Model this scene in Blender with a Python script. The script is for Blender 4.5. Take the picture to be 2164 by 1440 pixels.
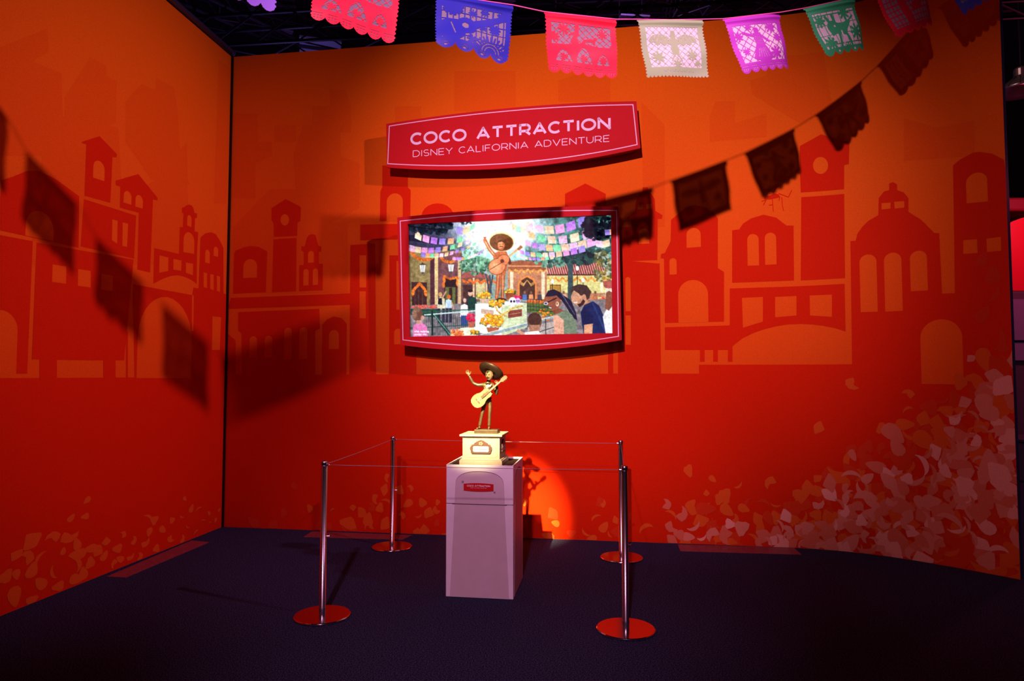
import bpy, bmesh, math, random
import numpy as np
from mathutils import Vector, Matrix
from mathutils.geometry import tessellate_polygon

# ---------------------------------------------------------------- clear
for o in list(bpy.data.objects):
    bpy.data.objects.remove(o)
SC = bpy.context.scene
COL = SC.collection
random.seed(7)

# ---------------------------------------------------------------- camera
FPX, CX, CY, CAMH = 1443.0, 1082.0, 720.0, 1.52
TH = math.atan(72 / FPX)
cam = bpy.data.cameras.new('camera')
cam.sensor_width = 36.0
cam.lens = FPX * 36.0 / 2164.0
cam.clip_end = 100
camo = bpy.data.objects.new('camera', cam)
camo.location = (0, 0, CAMH)
camo.rotation_euler = (math.pi / 2 + TH, 0, 0)
COL.objects.link(camo)
SC.camera = camo

# ---------------------------------------------------------------- world
w = bpy.data.worlds.new('world')
SC.world = w
w.use_nodes = True
bgn = w.node_tree.nodes['Background']
bgn.inputs[0].default_value = (0.42, 0.16, 0.60, 1)
bgn.inputs[1].default_value = 0.03

SC.view_settings.view_transform = 'Standard'
SC.view_settings.look = 'None'
SC.view_settings.exposure = 0.0
SC.view_settings.gamma = 1.0
SC.view_settings.use_curve_mapping = False


def spot(name, loc, target, power, color, angle, blend, radius):
    l = bpy.data.lights.new(name, 'SPOT')
    l.energy = power
    l.color = color
    l.spot_size = math.radians(angle)
    l.spot_blend = blend
    l.shadow_soft_size = radius
    o = bpy.data.objects.new(name, l)
    o.location = loc
    o.rotation_euler = (Vector(target) - Vector(loc)).to_track_quat('-Z', 'Y').to_euler()
    COL.objects.link(o)
    return o


def point(name, loc, power, color, radius):
    l = bpy.data.lights.new(name, 'POINT')
    l.energy = power
    l.color = color
    l.shadow_soft_size = radius
    o = bpy.data.objects.new(name, l)
    o.location = loc
    COL.objects.link(o)
    return o


# stage spots hung from the trusses above and beside the visitor, and one added fill
spot('stage_or_fill_spot', (-1.32, -2.0, 5.34), (0.80, 6.36, 2.80), 3000, (1.0, 0.48, 0.78), 40, 1.0, 0.07)
spot('stage_or_fill_spot', (-0.57, -2.0, 4.60), (-0.20, 4.8, 0.45), 1150, (1.0, 0.42, 0.66), 34, 1.0, 0.10)
spot('stage_or_fill_spot', (5.04, 1.34, 6.15), (-2.7, 5.7, 2.4), 1900, (1.0, 0.43, 0.70), 40, 1.0, 0.09)
spot('statue_spot', (-1.22, -0.28, 4.62), (-0.23, 4.93, 1.20), 22000, (1.0, 0.87, 0.38), 7.7, 1.0, 0.03)
spot('stage_or_fill_spot', (-1.32, -2.0, 5.34), (3.35, 5.4, 1.9), 640, (1.0, 0.46, 0.66), 36, 1.0, 0.08)  # unseen fill added to brighten the far end of the back wall
# violet work lights over the trusses, unseen fills added for the canopy and pendant lamp
point('truss_light', (-3.4, 9.7, 5.3), 26, (0.35, 0.25, 1.0), 0.2)
point('truss_light', (1.8, 10.5, 7.6), 30, (0.5, 0.2, 0.8), 0.2)
point('hall_fill', (8.7, 9.2, 4.4), 190, (1.0, 0.10, 0.22), 0.3)
point('hall_fill', (9.2, 13.2, 8.4), 8, (1.0, 0.6, 0.5), 0.2)


# ---------------------------------------------------------------- helpers
def lin(c):
    c = np.asarray(c, float) / 255.0
    return np.where(c <= 0.04045, c / 12.92, ((c + 0.055) / 1.055) ** 2.4)


def mat(name, color=(0.8, 0.8, 0.8), rough=0.6, metal=0.0, noise=0.0, nscale=40.0, bump=0.0, bscale=200.0,
        emit=None, estr=0.0, spec=0.3):
    m = bpy.data.materials.new(name)
    m.use_nodes = True
    nt = m.node_tree
    b = nt.nodes['Principled BSDF']
    b.inputs['Base Color'].default_value = (*color, 1)
    b.inputs['Roughness'].default_value = rough
    b.inputs['Metallic'].default_value = metal
    b.inputs['Specular IOR Level'].default_value = spec
    if noise > 0:
        tc = nt.nodes.new('ShaderNodeTexCoord')
        n = nt.nodes.new('ShaderNodeTexNoise')
        n.inputs['Scale'].default_value = nscale
        n.inputs['Detail'].default_value = 4
        nt.links.new(tc.outputs['Object'], n.inputs['Vector'])
        mr = nt.nodes.new('ShaderNodeMapRange')
        mr.inputs['From Min'].default_value = 0.3
        mr.inputs['From Max'].default_value = 0.7
        mr.inputs['To Min'].default_value = 1 - noise
        mr.inputs['To Max'].default_value = 1 + noise
        nt.links.new(n.outputs['Fac'], mr.inputs['Value'])
        mx = nt.nodes.new('ShaderNodeVectorMath')
        mx.operation = 'SCALE'
        mx.inputs[0].default_value = color
        nt.links.new(mr.outputs[0], mx.inputs['Scale'])
        nt.links.new(mx.outputs[0], b.inputs['Base Color'])
    if bump > 0:
        tc = nt.nodes.new('ShaderNodeTexCoord')
        n2 = nt.nodes.new('ShaderNodeTexNoise')
        n2.inputs['Scale'].default_value = bscale
        n2.inputs['Detail'].default_value = 3
        nt.links.new(tc.outputs['Object'], n2.inputs['Vector'])
        bp = nt.nodes.new('ShaderNodeBump')
        bp.inputs['Strength'].default_value = bump
        bp.inputs['Distance'].default_value = 0.01
        nt.links.new(n2.outputs['Fac'], bp.inputs['Height'])
        nt.links.new(bp.outputs[0], b.inputs['Normal'])
    if emit is not None:
        b.inputs['Emission Color'].default_value = (*emit, 1)
        b.inputs['Emission Strength'].default_value = estr
    return m


def tag(o, label=None, cat=None, group=None, kind=None):
    if label:
        o['label'] = label
    if cat:
        o['category'] = cat
    if group:
        o['group'] = group
    if kind:
        o['kind'] = kind
    return o


def empty(name, loc=(0, 0, 0), rz=0.0):
    o = bpy.data.objects.new(name, None)
    o.location = loc
    o.rotation_euler = (0, 0, rz)
    o.empty_display_size = 0.1
    COL.objects.link(o)
    return o


def link(name, me, material=None, parent=None, smooth=False):
    o = bpy.data.objects.new(name, me)
    COL.objects.link(o)
    if material is not None:
        for m in (material if isinstance(material, (list, tuple)) else [material]):
            me.materials.append(m)
    if parent is not None:
        o.parent = parent
    if smooth:
        me.polygons.foreach_set('use_smooth', [True] * len(me.polygons))
    return o


def from_bm(name, bm, material=None, parent=None, smooth=False):
    me = bpy.data.meshes.new(name)
    bmesh.ops.recalc_face_normals(bm, faces=bm.faces)
    bm.to_mesh(me)
    bm.free()
    return link(name, me, material, parent, smooth)


def raw(name, verts, faces, material=None, parent=None, smooth=False):
    me = bpy.data.meshes.new(name)
    me.from_pydata([tuple(v) for v in verts], [], [tuple(f) for f in faces])
    me.update()
    return link(name, me, material, parent, smooth)


def add_box(bm, lo, hi, bevel=0.0, mtx=None):
    r = bmesh.ops.create_cube(bm, size=1.0)
    vs = r['verts']
    c = [(a + b) / 2 for a, b in zip(lo, hi)]
    s = [b - a for a, b in zip(lo, hi)]
    for v in vs:
        v.co = Vector((v.co.x * s[0] + c[0], v.co.y * s[1] + c[1], v.co.z * s[2] + c[2]))
    if bevel > 0:
        es = list({e for v in vs for e in v.link_edges})
        rr = bmesh.ops.bevel(bm, geom=es, offset=bevel, segments=2, affect='EDGES', profile=0.5)
        vs = list({v for f in rr['faces'] for v in f.verts} | {v for v in vs if v.is_valid})
    if mtx is not None:
        bmesh.ops.transform(bm, matrix=mtx, verts=[v for v in vs if v.is_valid])


def add_lathe(bm, prof, n=32, mtx=None):
    rings = []
    for r, z in prof:
        if r < 1e-6:
            rings.append([bm.verts.new((0, 0, z))])
        else:
            rings.append([bm.verts.new((r * math.cos(2 * math.pi * i / n), r * math.sin(2 * math.pi * i / n), z)) for i in range(n)])
    for a, b in zip(rings[:-1], rings[1:]):
        for i in range(n):
            j = (i + 1) % n
            if len(a) == 1 and len(b) == 1:
                continue
            if len(a) == 1:
                bm.faces.new((a[0], b[i], b[j]))
            elif len(b) == 1:
                bm.faces.new((a[i], b[0], a[j]))
            else:
                bm.faces.new((a[i], b[i], b[j], a[j]))
    if mtx is not None:
        bmesh.ops.transform(bm, matrix=mtx, verts=[v for r in rings for v in r])


def add_tube(bm, pts, r, n=8, caps=True):
    pts = [Vector(p) for p in pts]
    rs = r if isinstance(r, (list, tuple)) else [r] * len(pts)
    rings = []
    up = None
    for i, p in enumerate(pts):
        t = (pts[min(i + 1, len(pts) - 1)] - pts[max(i - 1, 0)]).normalized()
        if up is None:
            up = Vector((0, 0, 1)) if abs(t.z) < 0.9 else Vector((1, 0, 0))
        a = t.cross(up).normalized()
        b = t.cross(a).normalized()
        up = a.cross(t)
        rings.append([bm.verts.new(p + (a * math.cos(2 * math.pi * k / n) + b * math.sin(2 * math.pi * k / n)) * rs[i]) for k in range(n)])
    for A, B in zip(rings[:-1], rings[1:]):
        for k in range(n):
            bm.faces.new((A[k], A[(k + 1) % n], B[(k + 1) % n], B[k]))
    if caps:
        bm.faces.new(rings[0][::-1])
        bm.faces.new(rings[-1])


def add_prism(bm, poly, d0, d1, frame):
    """poly: 2-D outline; frame(u, v, d) -> 3-D point."""
    A = [bm.verts.new(frame(u, v, d0)) for u, v in poly]
    B = [bm.verts.new(frame(u, v, d1)) for u, v in poly]
    n = len(poly)
    fa = bm.faces.new(A)
    fb = bm.faces.new(B[::-1])
    for i in range(n):
        bm.faces.new((A[i], A[(i + 1) % n], B[(i + 1) % n], B[i]))
    bmesh.ops.triangulate(bm, faces=[fa, fb])


# ---------------------------------------------------------------- sight lines (used to measure the room)
def ray(x, y):
    u, v = (x - CX) / FPX, -(y - CY) / FPX
    return Vector((u, math.cos(TH) - v * math.sin(TH), math.sin(TH) + v * math.cos(TH)))


EYE = Vector((0, 0, CAMH))


def at_floor(x, y):
    d = ray(x, y)
    return EYE + d * (-CAMH / d.z)


def at_depth(x, y, Y):
    d = ray(x, y)
    return EYE + d * (Y / d.y)


# ---------------------------------------------------------------- wall surfaces
WALL_H = 4.80
A0, A1 = -0.15298, 6.4605
path = [(-2.892, A0 * -2.892 + A1), (2.25, A0 * 2.25 + A1), (2.54, 6.068), (2.81, 5.98), (3.06, 5.855), (3.272, 5.69), (3.458, 5.505), (3.622, 5.32), (3.768, 5.142)]


def chaikin(p, n=2):
    for _ in range(n):
        q = [p[0]]
        for a, b in zip(p[:-1], p[1:]):
            q.append((a[0] * .75 + b[0] * .25, a[1] * .75 + b[1] * .25))
            q.append((a[0] * .25 + b[0] * .75, a[1] * .25 + b[1] * .75))
        q.append(p[-1])
        p = q
    return p


class Surface:
    def __init__(self, pts):
        self.p = [Vector((x, y, 0)) for x, y in pts]
        self.s = [0.0]
        for a, b in zip(self.p[:-1], self.p[1:]):
            self.s.append(self.s[-1] + (b - a).length)
        self.n = []
        for i in range(len(self.p)):
            t = (self.p[min(i + 1, len(self.p) - 1)] - self.p[max(i - 1, 0)]).normalized()
            self.n.append(Vector((t.y, -t.x, 0)))   # faces the visitor

    def pos(self, s, z, off=0.0):
        k = 0
        while k < len(self.s) - 2 and s > self.s[k + 1]:
            k += 1
        u = (s - self.s[k]) / (self.s[k + 1] - self.s[k])
        p = self.p[k].lerp(self.p[k + 1], max(-5, min(6, u)))
        n = self.n[k].lerp(self.n[k + 1], max(0, min(1, u))).normalized()
        return Vector((p.x, p.y, z)) + n * off

    def hit(self, x, y):
        d = ray(x, y)
        best = None
        for k in range(len(self.p) - 1):
            a, b = self.p[k], self.p[k + 1]
            e = b - a
            n = Vector((-e.y, e.x, 0))
            den = d.dot(n)
            if abs(den) < 1e-9:
                continue
            t = a.dot(n) / den
            u = (d * t - a).dot(e) / e.dot(e)
            first, last = k == 0, k == len(self.p) - 2
            if t > 0 and (u >= 0 or first) and (u <= 1 or last) and u > -1.5 and u < 8:
                if best is None or t < best[0]:
                    best = (t, self.s[k] + u * e.length, CAMH + d.z * t)
        return best[1], best[2]


BACK = Surface(chaikin(path, 2))
LEFT = Surface([(-3.42, 2.85), (-2.892, 6.926 - 0.023)])
LEFT = Surface([(-3.222 - 0.13 * 1.55, 4.379 - 1.55), (-2.895, 6.905)])


class Mural:
    """flat print: outlines in wall coordinates, one mesh with the wall, one material slot per ink."""

    def __init__(self, surf):
        self.surf = surf
        self.items = []

    def shape(self, pts, ink, layer):
        self.items.append(([self.surf.hit(*p) for p in pts], ink, layer))

    def shape_sz(self, pts, ink, layer):
        self.items.append((list(pts), ink, layer))

    def arch(self, x0, x1, ytop, yb0, yb1, ink, layer):
        a = self.surf.hit(x0, yb0)
        b = self.surf.hit(x1, yb1)
        t = self.surf.hit((x0 + x1) / 2, ytop)
        w_ = (b[0] - a[0]) / 2
        cx = (a[0] + b[0]) / 2
        r = min(w_, (t[1] - max(a[1], b[1])) * 0.9)
        zs = t[1] - r
        pts = [a, b] + [(cx + w_ * math.cos(k * math.pi / 14), zs + r * math.sin(k * math.pi / 14)) for k in range(15)]
        self.items.append((pts, ink, layer))

    def oval(self, cx, cy, rx, ry, ink, layer):
        self.shape([(cx + rx * math.cos(k * math.pi / 10), cy + ry * math.sin(k * math.pi / 10)) for k in range(20)], ink, layer)

    def add_to(self, bm, s0, s1):
        knots = [k for k in self.surf.s[1:-1]]
        step = {1: .06, 2: .02, 3: .03, 4: .01, 5: .025}
        seen = {}
        for pts, ink, layer in self.items:
            base_l = int(layer)
            seen[base_l] = seen.get(base_l, 0) + 1
            layer = layer + step.get(base_l, .02) * (seen[base_l] % 130)
            pts = [(max(s0, min(s1, s)), max(0.002, min(WALL_H - .002, z))) for s, z in pts]
            q = []
            for p in pts:
                if not q or (abs(p[0] - q[-1][0]) + abs(p[1] - q[-1][1])) > 1e-5:
                    q.append(p)
            if len(q) > 2 and (abs(q[0][0] - q[-1][0]) + abs(q[0][1] - q[-1][1])) < 1e-5:
                q.pop()
            if len(q) < 3:
                continue
            b2 = bmesh.new()
            vs = [b2.verts.new((s, 0, z)) for s, z in q]
            tri = tessellate_polygon([[Vector((p[0], p[1], 0)) for p in q]])
            for t in tri:
                try:
                    b2.faces.new([vs[i] for i in t])
                except ValueError:
                    pass
            lo = min(p[0] for p in q)
            hi = max(p[0] for p in q)
            for k in knots:
                if lo < k < hi:
                    bmesh.ops.bisect_plane(b2, geom=list(b2.verts) + list(b2.edges) + list(b2.faces), plane_co=(k, 0, 0), plane_no=(1, 0, 0))
            mp = {v: bm.verts.new(self.surf.pos(v.co.x, v.co.z, layer * 0.0005)) for v in b2.verts}
            for f in b2.faces:
                nf = bm.faces.new([mp[v] for v in f.verts])
                nf.material_index = ink
            b2.free()


# ---------------------------------------------------------------- mural inks (printed colours; the gradient is in the print)
def ink(name, stops):
    m = bpy.data.materials.new(name)
    m.use_nodes = True
    nt = m.node_tree
    b = nt.nodes['Principled BSDF']
    b.inputs['Roughness'].default_value = 0.75
    b.inputs['Specular IOR Level'].default_value = 0.03
    tc = nt.nodes.new('ShaderNodeTexCoord')
    sp = nt.nodes.new('ShaderNodeSeparateXYZ')
    nt.links.new(tc.outputs['Object'], sp.inputs[0])
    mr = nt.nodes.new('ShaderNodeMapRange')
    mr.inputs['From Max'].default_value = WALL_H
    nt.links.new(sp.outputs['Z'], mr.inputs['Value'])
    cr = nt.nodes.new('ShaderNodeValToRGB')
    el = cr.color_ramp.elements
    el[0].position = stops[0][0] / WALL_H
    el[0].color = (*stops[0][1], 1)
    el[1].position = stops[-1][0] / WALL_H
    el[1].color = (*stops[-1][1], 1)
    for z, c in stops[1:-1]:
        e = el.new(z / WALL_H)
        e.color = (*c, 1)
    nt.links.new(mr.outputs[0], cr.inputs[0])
    n = nt.nodes.new('ShaderNodeTexNoise')
    n.inputs['Scale'].default_value = 160
    n.inputs['Detail'].default_value = 3
    nt.links.new(tc.outputs['Object'], n.inputs['Vector'])
    m2 = nt.nodes.new('ShaderNodeMapRange')
    m2.inputs['From Min'].default_value = .3
    m2.inputs['From Max'].default_value = .7
    m2.inputs['To Min'].default_value = .90
    m2.inputs['To Max'].default_value = 1.10
    nt.links.new(n.outputs['Fac'], m2.inputs['Value'])
    sc = nt.nodes.new('ShaderNodeVectorMath')
    sc.operation = 'SCALE'
    nt.links.new(cr.outputs[0], sc.inputs[0])
    nt.links.new(m2.outputs[0], sc.inputs['Scale'])
    nt.links.new(sc.outputs[0], b.inputs['Base Color'])
    return m


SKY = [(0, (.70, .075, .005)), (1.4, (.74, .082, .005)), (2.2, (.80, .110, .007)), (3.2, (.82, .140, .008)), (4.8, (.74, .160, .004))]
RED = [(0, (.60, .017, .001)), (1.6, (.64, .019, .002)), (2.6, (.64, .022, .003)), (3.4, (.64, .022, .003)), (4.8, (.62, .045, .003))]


def blend(a, b, t):
    return [(za, tuple(x * (1 - t) + y * t for x, y in zip(ca, cb))) for (za, ca), (zb, cb) in zip(a, b)]


RED2 = [(z, c) for (z, _), (_, c) in zip(SKY, RED)]
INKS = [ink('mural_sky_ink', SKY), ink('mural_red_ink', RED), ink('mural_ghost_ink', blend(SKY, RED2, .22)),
        ink('mural_petal_orange_ink', [(0, (.66, .085, .010)), (4.8, (.66, .085, .010))]),
        ink('mural_petal_peach_ink', [(0, (.66, .19, .11)), (4.8, (.66, .19, .11))]),
        ink('mural_petal_dim_ink', [(0, (.60, .034, .007)), (4.8, (.60, .034, .007))])]
EDGE = len(INKS)
INK_MORE = [ink('mural_petal_rose_ink', [(0, (.62, .13, .065)), (4.8, (.62, .13, .065))]), ink('mural_petal_pale_ink', [(0, (.76, .29, .20)), (4.8, (.76, .29, .20))])]
M_BLACK = mat('gap_shade_black', (.006, .006, .010), .35)
M_DARKSIDE = mat('wall_edge', (.05, .06, .14), .5)


def wall(name, surf, mural, s0, s1, thick):
    bm = bmesh.new()
    ks = [s0] + [k for k in surf.s if s0 + 1e-4 < k < s1 - 1e-4] + [s1]
    col = [[bm.verts.new(surf.pos(k, z, off)) for k in ks] for z, off in ((0, 0), (WALL_H, 0), (0, -thick), (WALL_H, -thick))]
    for i in range(len(ks) - 1):
        f = bm.faces.new((col[0][i], col[0][i + 1], col[1][i + 1], col[1][i]))
        f.material_index = 0
        for a, b in ((2, 3), (1, 3)):
            f = bm.faces.new((col[a][i], col[b][i], col[b][i + 1], col[a][i + 1]))
            f.material_index = 6
    for i in (0, -1):
        f = bm.faces.new((col[0][i], col[1][i], col[3][i], col[2][i]))
        f.material_index = 6
    mural.add_to(bm, s0, s1)
    bmesh.ops.recalc_face_normals(bm, faces=bm.faces)
    # print faces must look at the visitor
    for f in bm.faces:
        if f.material_index != 6 and f.normal.dot(EYE - f.calc_center_median()) < 0:
            f.normal_flip()
    me = bpy.data.meshes.new(name)
    bm.to_mesh(me)
    bm.free()
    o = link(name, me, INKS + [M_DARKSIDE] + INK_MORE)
    return o


# ---- petals
def petal(kind, size, rng):
    pts = []
    if kind == 0:      # crescent
        for k in range(9):
            a = math.pi * (0.08 + 0.84 * k / 8)
            pts.append((math.cos(a), math.sin(a)))
        for k in range(7):
            a = math.pi * (0.92 - 0.84 * k / 6)
            pts.append((0.85 * math.cos(a), 0.25 + 0.30 * math.sin(a)))
    elif kind == 1:    # fan
        for k in range(10):
            a = math.pi * (0.05 + 0.9 * k / 9)
            r = 1 + 0.07 * math.sin(5 * a)
            pts.append((r * math.cos(a), 0.8 * r * math.sin(a)))
        pts.append((-0.35, -0.55))
        pts.append((0.1, -0.85))
    elif kind == 2:    # drop
        for k in range(12):
            a = 2 * math.pi * k / 12
            pts.append((0.62 * math.sin(a) * (1 - 0.45 * math.cos(a)), -math.cos(a)))
    elif kind == 3:    # curled
        pts = [(-.9, -.2), (-.4, -.6), (.2, -.7), (.8, -.3), (1.0, .3), (.6, .15), (.2, .1), (-.1, .5), (-.5, .75), (-.75, .3)]
    else:              # round blob
        for k in range(11):
            a = 2 * math.pi * k / 11
            r = 0.85 + 0.18 * math.sin(3 * a + 1)
            pts.append((r * math.cos(a), r * 0.85 * math.sin(a)))
    t = rng.random() * 6.283
    c, s_ = math.cos(t), math.sin(t)
    sx = size * rng.uniform(.75, 1.1)
    return [(sx * (x * c - y * s_), size * (x * s_ + y * c)) for x, y in pts]


# ================================================================ left wall mural
ML = Mural(LEFT)
for g in ([(70, 130), (130, 155), (135, 330), (60, 330)], [(190, 120), (225, 140), (225, 160), (247, 172), (245, 260), (135, 300), (137, 205), (172, 150)],
          [(265, 215), (285, 190), (300, 178), (328, 190), (330, 165), (368, 185), (375, 230), (380, 310), (400, 390), (320, 380), (265, 300)],
          [(0, 100), (100, 60), (103, 110), (75, 125), (60, 330), (0, 330)], [(462, 128), (489, 145), (478, 430), (452, 430)],
          [(100, 240), (250, 270), (258, 420), (330, 380), (395, 300), (400, 560), (60, 560)]):
    ML.shape(g, 2, 1)
ML.shape_sz([(0, 0), (9, 0), (9, 1.497), (0, 1.497)], 1, 2)          # red ground
LB = [
    [(4, 381), (28, 373), (55, 362), (80, 361), (115, 377), (140, 395), (167, 415), (166, 524), (0, 487), (0, 420)],
    [(172, 300), (210, 288), (247, 326), (246, 333), (237.5, 332), (233, 429), (178, 414), (182, 305), (173, 303)],
    [(177, 421), (287.5, 456), (283, 547), (170, 521)],
    [(244, 382), (292, 368), (333, 418.6), (332, 424), (323, 422), (317, 576), (290, 570), (293, 450), (253, 439), (254, 395), (244.5, 391.7)],
    [(384, 439), (389, 438), (394, 434), (400, 432.5), (405, 435), (408, 439), (411, 450.5), (416, 451), (416, 461), (412, 461), (411, 489.5), (418.6, 491), (416, 538), (415.5, 600),
     (405, 592), (392, 586), (378, 582), (362, 583), (345, 589), (324, 600), (325.5, 524.5), (378, 537), (379.7, 479.7), (386, 480.5), (387.5, 451), (384, 450)],
    [(423.6, 502), (433, 493.6), (446, 491), (455.5, 495), (464, 508), (472, 524.5), (472, 622), (419.5, 610)],
    [(0, 497), (69, 510), (57, 790), (0, 790)],
    [(77, 513), (282, 549), (262, 762), (244, 762), (244, 802), (218, 802), (218, 762), (120, 761), (120, 802), (83, 802), (83, 760), (67, 760)],
    [(281, 601), (406, 624), (409, 608), (478, 622), (476, 802), (284, 802)],
    [(266, 700), (270, 700), (270, 802), (266, 802)],
]
for b in LB:
    ML.shape(b, 1, 3)
for a in ((53, 112, 446, 498, 510), (196, 220, 340, 375.5, 383), (260.5, 277, 404, 428, 433), (285.5, 301, 412.5, 436.7, 441), (387, 409.7, 491, 533, 537),
          (395, 404, 455, 477, 480), (433, 442.5, 528, 555, 557), (451, 460.5, 521.7, 541, 543), (288, 403, 627, 799.5, 799.5), (-42, 33, 655, 799.5, 799.5)):
    ML.arch(*a, 0, 4)
for q in ([(237, 464), (248, 467), (247, 515), (236, 508)], [(259, 470.5), (270, 473), (268, 522), (258, 520)], [(336.7, 540), (355.5, 545), (354.7, 573), (336, 576.7)],
          [(366, 547.5), (383, 551), (382.5, 572.5), (366, 570)], [(392.5, 555), (407.5, 558), (407, 582), (392.5, 577)], [(430, 576), (437, 578), (437, 609), (430, 607)],
          [(444, 579.5), (451, 581), (451, 614), (444, 611)], [(458, 583), (464.5, 585), (464.5, 617.5), (458, 615)], [(110.5, 559), (139.7, 564), (139, 600), (109.7, 596)],
          [(164.7, 569), (191, 573), (191, 608), (164, 604)], [(214, 579), (238, 583), (237.5, 615.5), (213, 612)], [(405.5, 624), (409, 625), (408, 700), (405, 700)],
          [(448.6, 669), (466.7, 671), (464, 740), (447.5, 740)]):
    ML.shape(q, 0, 4)
rng = random.Random(3)
for px, py, sz in ((66, 1142, 24), (112, 1135, 17), (146, 1135, 20), (162, 1150, 16), (180, 1092, 10), (150, 1095, 10), (33, 1173, 13), (58, 1178, 20), (92, 1180, 15), (120, 1205, 18),
                   (133, 1165, 9), (163, 1172, 18), (190, 1160, 15), (205, 1165, 17), (224, 1144, 12), (248, 1160, 14), (220, 1175, 12), (260, 1130, 10), (282, 1143, 12), (308, 1101, 14),
                   (326, 1100, 13), (315, 1125, 11), (307, 1148, 13), (330, 1160, 12), (343, 1120, 12), (363, 1100, 11), (385, 1088, 9), (404, 1075, 11), (420, 1080, 10), (398, 1110, 8),
                   (360, 1140, 11), (385, 1140, 12), (415, 1128, 9), (428, 1104, 7), (441, 1085, 7), (443, 1108, 6), (455, 1100, 6), (463, 1078, 5), (253, 1182, 11), (275, 1178, 10), (295, 1177, 11),
                   (190, 1190, 16), (175, 1212, 16), (150, 1200, 20), (34, 1215, 12), (10, 1220, 18), (67, 1205, 18), (85, 1233, 18), (30, 1262, 24), (66, 1270, 15), (123, 1240, 15), (160, 1225, 18),
                   (183, 1058, 11), (390, 1055, 7), (240, 1192, 12)):
    s, z = LEFT.hit(px, py)
    d = (LEFT.pos(s, z) - EYE).length
    ML.shape_sz([(s + u * 1.5, z + v) for u, v in petal(rng.choice((0, 1, 2, 2, 3, 4)), sz * d / FPX * 0.74, rng)], 3, 5)

wl = wall('wall_left', LEFT, ML, 0.0, LEFT.s[-1], 0.06)
tag(wl, 'orange and red printed mural wall of town silhouettes on the shorter side of the booth', kind='structure')

# ================================================================ back wall mural
MB = Mural(BACK)
for g in ([(483, 240), (545, 240), (545, 300), (575, 300), (575, 330), (540, 345), (540, 420), (481, 420)],
          [(660, 225), (697, 225), (697, 190), (730, 190), (742, 225), (742, 280), (720, 280), (720, 330), (760, 345), (760, 440), (700, 470), (630, 470), (620, 330), (640, 265), (660, 265)],
          [(580, 265), (625, 265), (625, 300), (580, 300)], [(1512, 214), (1553, 214), (1553, 260), (1620, 240), (1620, 290), (1500, 300), (1500, 245)],
          [(1585, 170), (1620, 160), (1620, 120), (1740, 110), (1760, 230), (1690, 260), (1590, 200)], [(1910, 250), (1980, 270), (2060, 255), (2060, 330), (1910, 340)],
          [(835, 225), (890, 225), (890, 290), (835, 290)], [(1355, 215), (1405, 265), (1405, 480), (1360, 480)], [(1180, 170), (1240, 150), (1290, 160), (1290, 215), (1180, 215)],
          [(960, 150), (1090, 150), (1090, 235), (960, 235)], [(493, 480), (570, 400), (640, 400), (700, 470), (735, 470), (735, 620), (493, 620)]):
    MB.shape(g, 2, 1)
sR = BACK.s[-1]
sa = BACK.hit(1396, 790)
MB.shape_sz([(0, 0), (sa[0] - .01, 0), (sa[0] - .01, sa[1]), (0, BACK.hit(600, 792.5)[1])], 1, 2)
z771 = BACK.hit(1600, 771)[1]
sb = BACK.hit(1477, 771)[0]
sc_ = BACK.hit(1799, 771)[0]
MB.shape_sz([(sa[0] - .01, 0), (sb, 0), (sb, sa[1]), (sa[0] - .01, sa[1])], 1, 2)
MB.shape_sz([(sb, 0), (sR, 0), (sR, z771), (sb, z771)], 1, 2)
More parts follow.
